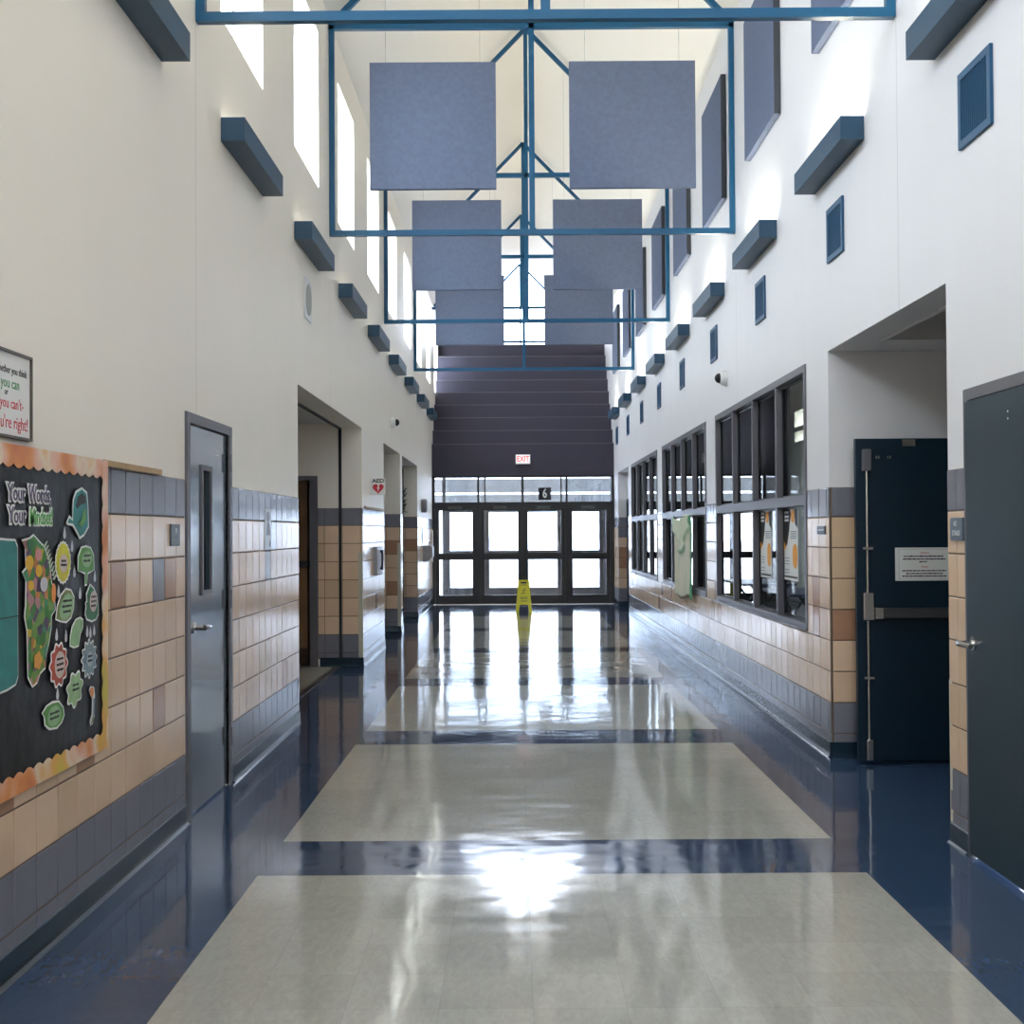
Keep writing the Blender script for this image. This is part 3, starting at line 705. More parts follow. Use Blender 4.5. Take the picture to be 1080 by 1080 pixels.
for k in range(-1, 8):
    i = k+1
    tag(sconce(-1, 7.262+P*k), 'slate blue box uplight on the left wall, %s from the near end' % ordn(i), 'wall light', 'uplights on the left wall')
    tag(sconce(1, 7.312+P*k), 'slate blue box uplight on the right wall, %s from the near end' % ordn(i), 'wall light', 'uplights on the right wall')

# vents right
for k in range(9):
    y0 = 5.345 + 2.43*k; y1 = y0+0.39; z0, z1 = 3.262, 3.612
    r = empty('wall_vent', (XR, y0, z0)); mb = MB(); fw = 0.035; x0 = XR-0.016
    mb.box(x0, XR-0.001, y0, y0+fw, z0, z1); mb.box(x0, XR-0.001, y1-fw, y1, z0, z1); mb.box(x0, XR-0.001, y0+fw, y1-fw, z0, z0+fw); mb.box(x0, XR-0.001, y0+fw, y1-fw, z1-fw, z1)
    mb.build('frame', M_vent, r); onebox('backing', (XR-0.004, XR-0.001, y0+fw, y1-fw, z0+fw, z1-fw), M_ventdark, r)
    mb = MB(); q = 14
    for i in range(q):
        yy = y0+fw+(i+0.5)*(y1-y0-2*fw)/q; mb.box(XR-0.013, XR-0.004, yy-0.003, yy+0.003, z0+fw, z1-fw)
    mb.build('louvre', M_vent, r)
    tag(r, 'blue louvred vent below the uplights on the right wall, %s from the near end' % ordn(k), 'vent', 'blue vents on the right wall')

# ------------------------------------------------------------------ small fittings
def dome(name, fn, y, z, label):
    r = empty(name, fn(y, z, 0)); s = 1 if fn is LW else -1; X0 = fn(0, 0, 0)[0]
    mb = MB(); mb.tube([(X0, y, z), (X0+s*0.02, y, z), (X0+s*0.05, y, z), (X0+s*0.065, y, z)], [0.075, 0.075, 0.068, 0.05], 20); mb.build('housing', M_whitep, r)
    mb = MB(); rr_ = [0.05*math.cos(t*math.pi/12) for t in range(6)]; pts = [(X0+s*(0.065+0.05*math.sin(t*math.pi/12)), y, z) for t in range(6)]
    mb.tube(pts, rr_, 16); mb.build('lens_dome', M_black, r, smooth=True); tag(r, label, 'camera')
dome('dome_camera', LW, 17.35, 3.05, 'small white security camera with black lens on the left wall above the openings')
dome('dome_camera', RW, 12.14, 3.0, 'white security camera with black lens on the right wall above the window walls')
# speaker
sp = empty('wall_speaker', LW(10.3, 3.45)); tag(sp, 'square white speaker grille on the left wall above the first side opening', 'speaker')
onebox('plate', (XL+0.001, XL+0.012, 10.13, 10.47, 3.28, 3.62), M_whitep, sp, 0.003)
mb = MB(); mb.tube([LW(10.3, 3.45, 0.012), LW(10.3, 3.45, 0.018)], 0.13, 28); mb.build('grille', mat('grille_grey', (0.38, 0.38, 0.36), 0.6, noise=0.3, nscale=200), sp)
# wood strips
o = onebox('cork_strip', (XL+0.006, XL+0.022, 5.125, 5.96, 1.787, 1.812), M_wood); tag(o, 'thin wooden display strip on the left wall between bulletin board and painted door', 'display strip')
o = onebox('cork_strip', (XL+0.006, XL+0.022, 14.12, 16.08, 1.789, 1.812), M_wood); tag(o, 'thin wooden display strip on the pier beneath the defibrillator sign', 'display strip')
# left room plate
pl = onebox('room_plate', (XL+0.007, XL+0.016, 6.138, 6.302, 1.442, 1.552), mat('plate_slate', (0.085, 0.10, 0.115), 0.35), None, 0.003); tag(pl, 'small slate grey room plate on the tiles beside the painted door on the left', 'sign')
mb = MB(); cut(mb, [(6.22, 1.508), (6.235, 1.508), (6.235, 1.532), (6.22, 1.532)], LW, 0.016, 0.0006); mb.build('number_mark', M_white, pl); mb = MB(); squiggle(mb, LW, 6.165, 6.28, 1.478, 0.012, 0.016, rr); squiggle(mb, LW, 6.165, 6.28, 1.455, 0.012, 0.016, rr); mb.build('braille', M_frameg, pl)
# right plates
mb = MB(); cut(mb, [(5.735, 1.447), (5.735, 1.555), (5.885, 1.555), (5.895, 1.545), (5.895, 1.46), (5.885, 1.447)], RW, 0.0, 0.019)
pl = mb.build('stage_plate', mat('plate_blue_grey', (0.10, 0.14, 0.18), 0.35)); tag(pl, 'slate room plate reading STAGE on the tiled pier right of the fire door', 'sign')
text('A2', 0.034, M_white, RW, 5.826, 1.527, 0.0192, pl); text('STAGE', 0.034, M_white, RW, 5.815, 1.482, 0.0192, pl, sx=1.0)
pl = onebox('room_plate', (XR-0.016, XR, 8.29, 8.5, 1.474, 1.53), mat('plate_slate', (0, 0, 0)), None, 0.002); tag(pl, 'small dark room plate on the tiles between the window wall and the alcove', 'sign')
mb = MB(); squiggle(mb, RW, 8.32, 8.47, 1.497, 0.012, 0.016, rr); mb.build('lettering', M_whitep, pl)
# clear sticker on tiles
st = empty('wall_sticker', LW(8.58, 1.54)); tag(st, 'narrow translucent grey drawing taped on the left tiles past the painted door', 'sticker')
mb = MB(); cut(mb, [(8.47, 1.39), (8.70, 1.39), (8.70, 1.675), (8.48, 1.675)], LW, 0.0085, 0.0006); mb.build('sheet', mat('sticker_grey', (0.42, 0.44, 0.42), 0.3), st)
mb = MB(); cut(mb, oval(8.59, 1.62, 0.055, 0.035), LW, 0.0092, 0.0004); cut(mb, [(8.53, 1.49), (8.67, 1.49), (8.64, 1.56), (8.60, 1.59), (8.55, 1.56)], LW, 0.0092, 0.0004); cut(mb, [(8.62, 1.41), (8.68, 1.41), (8.68, 1.46), (8.64, 1.45)], LW, 0.0092, 0.0004)
mb.build('drawing', M_frameg, st)

# AED flag sign
ad = empty('defibrillator_sign', LW(14.75, 2.05)); tag(ad, 'white projecting sign with a red heart and the letters AED on the left pier', 'sign')
onebox('sign_panel', (XL+0.001, XL+0.185, 14.75, 14.756, 1.955, 2.155), M_whitep, ad, 0.001)
fnA = lambda u, v, w=0: (XL+u, 14.75-w, v)
text('AED', 0.062, M_black, fnA, 0.097, 2.122, 0.001, ad, sx=1.2, base=0.002)
mb = MB(); hp = []
for i in range(28):
    t = 2*math.pi*i/28; hp.append((0.097+0.0042*16*math.sin(t)**3, 2.035+0.0042*(13*math.cos(t)-5*math.cos(2*t)-2*math.cos(3*t)-math.cos(4*t))))
cut(mb, hp, fnA, 0.0008, 0.0006); mb.build('heart', M_red, ad)
mb = MB(); cut(mb, [(0.105, 2.08), (0.082, 2.03), (0.096, 2.03), (0.090, 1.985), (0.115, 2.045), (0.100, 2.045), (0.116, 2.08)], fnA, 0.0016, 0.0006); mb.build('bolt', M_white, ad)
# cabinet on pier
cb = empty('call_box', LW(15.35, 1.15)); tag(cb, 'grey metal call box with black handset on the tiled pier below the defibrillator sign', 'call box')
onebox('case', (XL, XL+0.055, 15.0, 15.6, 0.99, 1.33), M_grey, cb, 0.006)
mb = MB(); mb.tube([(XL+0.075, 15.30, 1.05), (XL+0.085, 15.30, 1.1), (XL+0.085, 15.30, 1.24), (XL+0.075, 15.30, 1.29)], [0.025, 0.014, 0.014, 0.025], 10); mb.build('handset', M_black, cb)
# items on the far left wall
o = empty('wall_fitting', LW(22.95, 2.0)); tag(o, 'rounded grey wall fitting high beside the entrance doors on the far left wall', 'wall fitting')
mb = MB(); mb.tube([LW(22.95, 2.0, 0.001), LW(22.95, 2.0, 0.09), LW(22.95, 2.0, 0.105)], [0.125, 0.125, 0.10], 28); mb.build('case', mat('fitting_grey', (0.2, 0.2, 0.21), 0.4), o)
mb = MB(); mb.tube([LW(22.95, 2.0, 0.105), LW(22.95, 2.0, 0.107)], 0.09, 28); mb.build('face', mat('fitting_face', (0.34, 0.34, 0.36), 0.3), o)
o = empty('drinking_fountain', LW(23.6, 1.0)); tag(o, 'grey drinking fountain on the far left wall just before the entrance doors', 'drinking fountain')
mb = MB(); mb.prism([LW(23.2, 1.26, 0.0), LW(23.2, 1.26, 0.15), LW(23.2, 1.22, 0.18), LW(23.2, 1.05, 0.18), LW(23.2, 0.97, 0.11), LW(23.2, 0.95, 0.0)], (0, 0.5, 0)); mb.build('basin', M_grey, o, bevel=0.01)
mb = MB(); mb.tube([LW(23.3, 1.26, 0.1), LW(23.3, 1.3, 0.1), LW(23.36, 1.31, 0.12)], 0.01, 8); mb.build('spout', M_chrome, o)
o = onebox('wall_notice', (XL+0.007, XL+0.009, 22.75, 23.15, 1.28, 1.58), M_white); tag(o, 'plain white paper on the far left wall above the drinking fountain', 'notice')
o = onebox('wall_rail', (XL+0.007, XL+0.05, 25.3, 25.36, 0.9, 1.55), M_whitep, None, 0.004); tag(o, 'thin upright pale bar on the left wall right next to the entrance doors', 'wall bar')

# wreath on door 3
o = empty('wreath', (xc+0.03, 21.2, 2.06)); tag(o, 'dark green leafy wreath hanging on the recessed doors at the end of the left wall', 'wreath')
mb = MB(); rw = random.Random(3)
for i in range(240):
    t = rw.uniform(0, 2*math.pi); R_ = 0.17 + rw.gauss(0, 0.03); w = abs(rw.gauss(0, 0.03))+0.02
    c = Vector((xc+0.015+w, 21.2+R_*math.cos(t), 2.06+R_*math.sin(t))); a = Vector((rw.uniform(-1, 1), rw.uniform(-1, 1), rw.uniform(-1, 1))).normalized()*0.035; b = a.cross(Vector((rw.uniform(-1, 1), 0.3, rw.uniform(-1, 1)))).normalized()*0.012
    mb.poly([c-a, c+b, c+a, c-b])
mb.build('leaves', mat('wreath_green', (0.02, 0.05, 0.02), 0.6), o)

# EXIT sign
ex = empty('exit_sign', (0.19, YE-0.02, 2.92)); tag(ex, 'lit white EXIT sign with red letters on the charcoal panel above the doors', 'sign')
onebox('case', (0.035, 0.345, YE-0.075, YE-0.012, 2.925, 3.125), M_whitep, ex, 0.004)
fnE = lambda u, v, w=0: (u, YE-0.075-w, v)
onebox('lit_face', (0.05, 0.33, YE-0.077, YE-0.0755, 2.94, 3.11), mat('exit_face', (0.8, 0.75, 0.75), 0.5, emit=(1, 0.93, 0.93), estr=0.35), ex)
text('EXIT', 0.16, mat('exit_red', (0.7, 0.03, 0.03), 0.5, emit=(0.8, 0.03, 0.03), estr=0.5), fnE, 0.19, 3.027, 0.003, ex, sx=0.78, base=0.002)
# 6 on the transom
six = onebox('door_number_sign', (0.51, 0.768, YE-0.066, YE-0.062, 2.17, 2.43), M_black); tag(six, 'black square with a white number 6 above the third entrance door', 'sign')
fn6 = lambda u, v, w=0: (u, YE-0.066-w, v)
text('6', 0.27, M_white, fn6, 0.639, 2.30, 0.002, six, 'numeral', sx=0.72, base=0.006)

# wet floor sign
wy = 23.35
wf = empty('wet_floor_sign', (0.17, wy, 0)); tag(wf, 'yellow folding wet floor sign standing in front of the entrance doors', 'floor sign')
def leg_panel(s):
    mb = MB(); yb_, yt = wy + s*0.15, wy + s*0.015; f = lambda u, v: (u, yb_ + (yt-yb_)*v/0.6, v)
    th = (0, 0.012*s, 0)
    # body made of convex pieces leaving the handle slot and the notch between the feet
    for pts in (([(0.017, 0.0), (0.075, 0.0), (0.095, 0.14), (0.03, 0.14)]), ([(0.265, 0.0), (0.323, 0.0), (0.31, 0.14), (0.245, 0.14)]),
                ([(0.03, 0.14), (0.31, 0.14), (0.275, 0.53), (0.065, 0.53)]), ([(0.065, 0.53), (0.112, 0.53), (0.112, 0.565), (0.069, 0.565)]),
                ([(0.228, 0.53), (0.275, 0.53), (0.271, 0.565), (0.228, 0.565)]), ([(0.069, 0.565), (0.271, 0.565), (0.262, 0.6), (0.078, 0.6)])):
        mb.prism([f(u, v) for u, v in pts], th)
    return mb.build('sign_panel', M_yellow, wf)
leg_panel(-1); leg_panel(1)
fnW = lambda u, v, w=0: (u, wy-0.15+0.135*v/0.6-0.012-w, v)
mb = MB()
for a, b, v in ((0.11, 0.23, 0.5), (0.10, 0.24, 0.27), (0.105, 0.235, 0.245), (0.11, 0.23, 0.2)): squiggle(mb, fnW, a, b, v, 0.018, 0.001, rr)
cut(mb, oval(0.185, 0.435, 0.012, 0.013, 10), fnW, 0.001, 0.001)
for p, q in (((0.18, 0.42), (0.15, 0.36)), ((0.15, 0.36), (0.205, 0.345)), ((0.17, 0.40), (0.21, 0.41)), ((0.15, 0.36), (0.125, 0.33)), ((0.175, 0.405), (0.14, 0.41))):
    dx, dz = q[0]-p[0], q[1]-p[1]; l = math.hypot(dx, dz); nx, nz = -dz/l*0.007, dx/l*0.007
    cut(mb, [(p[0]+nx, p[1]+nz), (q[0]+nx, q[1]+nz), (q[0]-nx, q[1]-nz), (p[0]-nx, p[1]-nz)], fnW, 0.001, 0.001)
mb.build('printed_mark', mat('faded_olive_print', (0.28, 0.26, 0.02), 0.5), wf)
mb = MB(); mb.box(0.11, 0.23, wy-0.125, wy+0.125, 0.09, 0.10); mb.build('spreader', M_black, wf)

# ------------------------------------------------------------------ posters and cloth at the window walls
M_amber = mat('amber_print', (0.85, 0.36, 0.02), 0.5)
for (a, b, z0, z1, lb) in ((10.28, 10.73, 1.10, 1.68, 'white, black and orange poster on the second pane of the nearest window wall'), (9.32, 9.80, 1.115, 1.672, 'white, black and orange poster on the nearest pane of the nearest window wall')):
    X_ = XR+0.041; fnP = lambda u, v, w=0: (X_-w, u, v)
    p = onebox('window_poster', (X_, X_+0.0015, a, b, z0, z1), M_white); tag(p, lb, 'poster')
    W_, H_ = b-a, z1-z0; q = lambda s, t: (b-s*W_, z0+t*H_)      # s from far edge (left) to near edge
    mb = MB(); cut(mb, [q(0, 0.42), q(0, 1), q(0.42, 1), q(0.55, 0.92), q(0.45, 0.8), q(0.38, 0.66), q(0.25, 0.5)], fnP, 0.0004, 0.0004); mb.build('black_print', M_black, p); mb = MB(); cut(mb, [q(0.75, 1), q(1, 1), q(1, 0.72), q(0.82, 0.78)], fnP, 0.0004, 0.0004); mb.build('black_print', M_black, p); mb = MB()
    cut(mb, [q(0.05, 0.035), q(0.95, 0.035), q(0.95, 0.06), q(0.05, 0.06)], fnP, 0.0004, 0.0004); mb.build('black_print', M_black, p)
    for cs, ct, ru, rv in ((0.66, 0.9, 0.12, 0.1), (0.8, 0.34, 0.17, 0.17)): mb = MB(); cut(mb, [q(cs+ru*math.cos(i*math.pi/8)*(1 if True else 0), ct+rv*math.copysign(abs(math.sin(i*math.pi/8))**0.7, math.sin(i*math.pi/8))) for i in range(16)], fnP, 0.001, 0.0004); mb.build('orange_print', M_amber, p)
    mb = MB(); cut(mb, [q(0, 0.42), q(0.14, 0.44), q(0.12, 0.5), q(0, 0.54)], fnP, 0.001, 0.0004); mb.build('orange_print', M_amber, p)
    mb = MB()
    for t in (0.67, 0.64, 0.61, 0.58): cut(mb, [q(0.5, t), q(0.92, t), q(0.92, t+0.012), q(0.5, t+0.012)], fnP, 0.0015, 0.0004)
    for t in (0.30, 0.26, 0.22, 0.14, 0.10): cut(mb, [q(0.08, t), q(0.4, t), q(0.4, t+0.01), q(0.08, t+0.01)], fnP, 0.0015, 0.0004)
    mb.build('lettering', mat('blue_grey_print', (0.12, 0.16, 0.25), 0.5), p)
    mb = MB()
    for t in (0.93, 0.87, 0.82): cut(mb, [q(0.08, t), q(0.38, t), q(0.38, t+0.03), q(0.08, t+0.03)], fnP, 0.0015, 0.0004)
    mb.build('heading', M_white, p)

# draped cloth over two panes of the second window wall
cl = empty('draped_cloth', (XR-0.03, 15.3, 0.74)); tag(cl, 'cream cloth with green sides draped over the second window wall', 'curtain')
def cloth(name, fu, m, off):
    mb = MB(); NU, NV = 48, 30
    V = []
    for j in range(NV+1):
        t = j/NV
        for i in range(NU+1):
            s = i/NU; u, z = fu(s, t)
            fold = 0.018*math.sin(s*31+2.2*t*math.sin(3*s)) * (0.35+0.65*(1-t)) + 0.008*math.sin(s*67+t*5)
            V.append((XR-off-0.028-fold, u, z))
    mb.v = V
    for j in range(NV):
        for i in range(NU):
            k = j*(NU+1)+i; mb.f.append((k, k+1, k+NU+2, k+NU+1)); mb.mi.append(0)
    o = mb.build(name, m, cl, smooth=True); s_ = o.modifiers.new('t', 'SOLIDIFY'); s_.thickness = 0.002
    return o
ya, yb2 = 14.16, 15.78
def make_cloth():
    NU, NV = 60, 44; V = []; F = []; dye = []
    for j in range(NV+1):
        t = j/NV
        for i in range(NU+1):
            q = i/NU; k_ = 0.90 + 0.10*t; u = (ya+yb2)/2 + (q-0.5)*(yb2-ya)*k_
            z = 0.72 + 0.03*math.sin(q*7) + (1.668-0.72)*t
            fold = 0.020*math.sin(q*23 + 1.5*math.sin(4*q) + 0.8*t) + 0.008*math.sin(q*57+t*4)
            vl = 1.0 - 0.42*(1-abs(2*q-1)**1.4)            # swag line of the V
            w_ = 0.022*math.exp(-((t-vl)/0.05)**2) + (0.012 if t > vl else 0)
            V.append((XR-0.052-fold-w_, u, z))
            e = abs(2*q-1); g_ = max(0, min(1, (e-0.74)/0.24)); g_ = max(g_, math.exp(-((t-vl+0.01)/0.025)**2)*0.7, 0.18 if t > vl else 0)
            g_ = max(g_, 0.15*max(0, math.sin(q*17+2*t))**6); dye.append(g_)
    for j in range(NV):
        for i in range(NU):
            k = j*(NU+1)+i; F.append((k, k+1, k+NU+2, k+NU+1))
    me = bpy.data.meshes.new('drape'); me.from_pydata(V, [], F); me.update()
    a = me.attributes.new('dye', 'FLOAT', 'POINT'); a.data.foreach_set('value', dye); me.shade_smooth()
    m = mat('tie_dyed_cloth', (0.5, 0.5, 0.4), 0.75); nt = m.node_tree; b = nt.nodes['Principled BSDF']
    at = nt.nodes.new('ShaderNodeAttribute'); at.attribute_name = 'dye'; mx = nt.nodes.new('ShaderNodeMix'); mx.data_type = 'RGBA'
    mx.inputs['A'].default_value = (0.72, 0.70, 0.56, 1); mx.inputs['B'].default_value = (0.10, 0.40, 0.20, 1)
    nt.links.new(at.outputs['Fac'], mx.inputs['Factor']); nt.links.new(mx.outputs['Result'], b.inputs['Base Color'])
    me.materials.append(m); o = bpy.data.objects.new('drape', me); C.objects.link(o); o.parent = cl; o.matrix_parent_inverse = Matrix.Translation(-cl.location)
    s_ = o.modifiers.new('t', 'SOLIDIFY'); s_.thickness = 0.002
make_cloth()

# ------------------------------------------------------------------ bulletin board
BF = XL+0.030
def BW(u, v, w=0): return (BF+w, u, v)
b0, b1, bz0, bz1 = 3.2, 5.115, 0.628, 1.807
bb = empty('bulletin_board', (XL, 4.2, bz0)); tag(bb, 'black covered bulletin board with an orange scalloped paper border on the left wall', 'bulletin board')
onebox('backing', (XL+0.006, BF-0.002, b0, b1, bz0, bz1), M_black, bb)
mb = MB(); mb.poly([BW(b0, bz0), BW(b1, bz0), BW(b1, bz1), BW(b0, bz1)]); mb.build('black_cover', M_blackp, bb)
def border_mat():
    m = mat('border_paper', (0.8, 0.4, 0.2), 0.45); nt = m.node_tree; b = nt.nodes['Principled BSDF']
    g = nt.nodes.new('ShaderNodeNewGeometry'); n_ = nt.nodes.new('ShaderNodeTexNoise'); n_.inputs['Scale'].default_value = 3.3; n_.inputs['Detail'].default_value = 2
    nt.links.new(g.outputs['Position'], n_.inputs['Vector']); r = nt.nodes.new('ShaderNodeValToRGB'); cr = r.color_ramp
    cr.elements[0].position = 0.30; cr.elements[0].color = (0.60, 0.16, 0.07, 1); cr.elements[1].position = 0.72; cr.elements[1].color = (0.62, 0.50, 0.07, 1)
    for pos, c in ((0.40, (0.72, 0.27, 0.07, 1)), (0.48, (0.78, 0.45, 0.33, 1)), (0.54, (0.80, 0.66, 0.50, 1)), (0.62, (0.78, 0.42, 0.10, 1))):
        e_ = cr.elements.new(pos); e_.color = c
    nt.links.new(n_.outputs['Fac'], r.inputs['Fac']); nt.links.new(r.outputs['Color'], b.inputs['Base Color'])
    return m
M_border = border_mat()
def scallop(u0, u1, v_out, v_in, horizontal=True):
    pts = [(u0, v_out), (u1, v_out)]; n_ = max(2, round(abs(u1-u0)/0.089)); r = []
    for i in range(n_):
        for t in range(6):
            s = (i + t/6)/n_; a = math.sin(math.pi*t/6)
            r.append((u1+(u0-u1)*s, v_in + (0.014 if v_in > v_out else -0.014)*(a-0.4)))
    r.append((u0, v_in)); pts += r
    return pts if horizontal else [(v, u) for u, v in pts]
for pts, nm in ((scallop(b0, b1, bz1, bz1-0.07), 1), (scallop(b0, b1, bz0-0.004, bz0+0.062), 1), (scallop(bz0+0.0, bz1-0.0, b1+0.004, b1-0.062, False), 2)):
    mb = MB()
    # fan triangulation friendly: build as thin strip slices
    cut(mb, pts, BW, 0.004 + 0.0014*(nm-1), 0.0012)
    o = mb.build('border_strip', M_border, bb)

W8 = 0.0085
def cutout(name, label, cat, outline, fill, fillm, extra=(), group=None, outm=None, lines=None):
    us = [p[0] for p in outline]; vs = [p[1] for p in outline]
    r = empty(name, BW((min(us)+max(us))/2, (min(vs)+max(vs))/2, W8)); tag(r, label, cat, group)
    mb = MB(); cut(mb, outline, BW, W8-0.002, 0.001); mb.build('paper', outm or M_white, r)
    if fill: mb = MB(); cut(mb, fill, BW, W8-0.0009, 0.0006); mb.build('coloured_face', fillm, r)
    for k, (nm, pts, m_) in enumerate(extra):
        mb = MB(); cut(mb, pts, BW, W8-0.0002+0.0007*k, 0.0006); mb.build(nm, m_, r)
    if lines:
        mb = MB()
        for u0, u1, v in lines: squiggle(mb, BW, u0, u1, v, 0.009, W8+0.0016, rr)
        mb.build('lettering', M_black, r)
    return r
def shrink(pts, du, dv=None):
    cu = sum(p[0] for p in pts)/len(pts); cv = sum(p[1] for p in pts)/len(pts); dv = du if dv is None else dv
    out = []
    for u, v in pts:
        d = math.hypot(u-cu, v-cv); f = (d-du)/d if d > du else 0.5; out.append((cu+(u-cu)*f, cv+(v-cv)*f))
    return out
pg = lambda n_, c: mat(n_, c, 0.45, noise=0.18, nscale=16)
G1, G2, G3 = pg('leaf_green', (0.10, 0.30, 0.06)), pg('pale_leaf_green', (0.27, 0.45, 0.22)), pg('dark_leaf_green', (0.02, 0.16, 0.05))
M_teal = pg('teal_paper', (0.015, 0.20, 0.19)); M_olive = pg('olive_paper', (0.20, 0.24, 0.07)); M_yel = pg('yellow_paper', (0.66, 0.60, 0.02)); M_pinkw = mat('blush_paper', (0.62, 0.50, 0.44), 0.5)
M_redp = pg('red_paper', (0.50, 0.07, 0.03)); M_greyb = pg('grey_blue_paper', (0.20, 0.28, 0.32)); M_org = pg('orange_paper', (0.75, 0.26, 0.05)); M_limel = pg('lime_label', (0.33, 0.52, 0.24))
def word(nm, body, u, v, size, m, label, sx=1.0):
    r = empty(nm, BW(u, v, W8)); tag(r, label, 'lettering')
    text(body, size, M_white, BW, u, v, W8-0.003, r, 'white_outline', sx=sx, base=0.008); text(body, size, m, BW, u, v, W8-0.001, r, 'letters', sx=sx, base=0.0005)
M_purp = pg('purple_letters', (0.09, 0.06, 0.14))
word('paper_word', 'Your', 4.178, 1.642, 0.080, M_purp, 'purple word Your, upper of the two, at top left of the bulletin board', 0.93)
word('paper_word', 'Words,', 4.385, 1.642, 0.080, M_purp, 'purple word Words, on the top line of the bulletin board', 0.85)
word('paper_word', 'Your', 4.185, 1.566, 0.080, M_purp, 'purple word Your, lower of the two, on the bulletin board', 0.93)
word('paper_word', 'Mindset!', 4.398, 1.563, 0.080, pg('green_letters', (0.12, 0.42, 0.08)), 'green word Mindset! on the second line of the bulletin board', 0.78)
# watering can
can = [(4.705, 1.604), (4.71, 1.636), (4.739, 1.669), (4.807, 1.686), (4.866, 1.669), (4.880, 1.611), (4.886, 1.53), (4.83, 1.495), (4.784, 1.483), (4.735, 1.516), (4.705, 1.535), (4.655, 1.537), (4.64, 1.546), (4.672, 1.575), (4.705, 1.562)]
canf = [(4.715, 1.606), (4.722, 1.636), (4.75, 1.662), (4.807, 1.677), (4.858, 1.662), (4.871, 1.611), (4.875, 1.535), (4.83, 1.505), (4.786, 1.495), (4.745, 1.524), (4.71, 1.544), (4.665, 1.545), (4.654, 1.55), (4.674, 1.565), (4.71, 1.552)]
cutout('paper_watering_can', 'teal paper watering can at the top right of the bulletin board', 'paper cutout', can, canf, M_teal, [('handle_gap', [(4.74, 1.612), (4.76, 1.647), (4.80, 1.662), (4.845, 1.652), (4.85, 1.625), (4.79, 1.618), (4.755, 1.60)], M_black), ('leaf_print', [(4.76, 1.545), (4.79, 1.555), (4.83, 1.60), (4.85, 1.60), (4.845, 1.56), (4.80, 1.53)], G1)])
# silhouettes
mos = [(4.218, 1.486), (4.286, 1.493), (4.323, 1.505), (4.375, 1.482), (4.423, 1.463), (4.443, 1.44), (4.47, 1.42), (4.493, 1.336), (4.525, 1.28), (4.529, 1.242), (4.535, 1.229), (4.493, 1.206), (4.490, 1.16), (4.468, 1.109), (4.438, 1.063), (4.433, 1.022), (4.384, 1.008), (4.356, 0.978), (4.313, 0.969), (4.272, 1.007), (4.263, 1.171), (4.24, 1.22), (4.25, 1.26), (4.254, 1.345), (4.222, 1.375), (4.254, 1.39), (4.249, 1.457)]
M_mos = mat('flower_collage', (0.13, 0.20, 0.08), 0.5)
nt = M_mos.node_tree; g = nt.nodes.new('ShaderNodeNewGeometry'); vo = nt.nodes.new('ShaderNodeTexVoronoi'); vo.inputs['Scale'].default_value = 26; nt.links.new(g.outputs['Position'], vo.inputs['Vector'])
sv = nt.nodes.new('ShaderNodeSeparateXYZ'); nt.links.new(vo.outputs['Color'], sv.inputs[0]); r_ = nt.nodes.new('ShaderNodeValToRGB'); r_.color_ramp.interpolation = 'CONSTANT'
cr = r_.color_ramp; cr.elements[0].position = 0; cr.elements[0].color = (0.05, 0.22, 0.04, 1); cr.elements[1].position = 0.2; cr.elements[1].color = (0.16, 0.30, 0.06, 1)
for pos, c in ((0.4, (0.45, 0.22, 0.22, 1)), (0.52, (0.10, 0.07, 0.12, 1)), (0.62, (0.55, 0.20, 0.05, 1)), (0.72, (0.06, 0.25, 0.12, 1)), (0.85, (0.22, 0.10, 0.20, 1)), (0.93, (0.6, 0.42, 0.05, 1))):
    e_ = cr.elements.new(pos); e_.color = c
nt.links.new(sv.outputs['X'], r_.inputs['Fac']); nt.links.new(r_.outputs['Color'], nt.nodes['Principled BSDF'].inputs['Base Color'])
M_goldf = mat('gold_flower', (0.75, 0.42, 0.02), 0.5); M_pinkf = mat('pink_flower', (0.65, 0.28, 0.27), 0.5); M_lil = mat('lilac_white_flower', (0.55, 0.55, 0.6), 0.5)
fl = [('flower_print', oval(4.285, 1.405, 0.036, 0.026), M_goldf), ('flower_print', oval(4.368, 1.375, 0.030, 0.022), M_goldf), ('flower_print', oval(4.295, 1.325, 0.026, 0.018), M_goldf), ('flower_print', oval(4.36, 1.432, 0.028, 0.022), M_pinkf),
      ('flower_print', oval(4.41, 1.325, 0.034, 0.026), M_lil), ('flower_print', oval(4.50, 1.29, 0.022, 0.035), M_org), ('flower_print', oval(4.35, 1.06, 0.035, 0.030, wav=0.15, k=5), mat('amber_flower', (0.75, 0.34, 0.06), 0.5)), ('leaf_print', oval(4.28, 1.47, 0.03, 0.018), G3)]
cutout('flower_silhouette', 'paper head silhouette filled with a collage of flowers and leaves on the bulletin board', 'paper cutout', mos, shrink(mos, 0.008), M_mos, fl)
# fern sprig beside it
teal = [(3.75, 1.47), (3.9, 1.50), (4.1, 1.49), (4.165, 1.488), (4.185, 1.465), (4.19, 1.02), (4.17, 0.995), (4.1, 0.985), (4.0, 0.98), (3.78, 1.02)]
tp = cutout('teal_silhouette', 'large swirled teal paper shape at the left edge of the bulletin board', 'paper cutout', teal, shrink(teal, 0.008), M_teal, [('seam', [(3.76, 1.226), (4.185, 1.226), (4.185, 1.23), (3.76, 1.23)], M_black)])
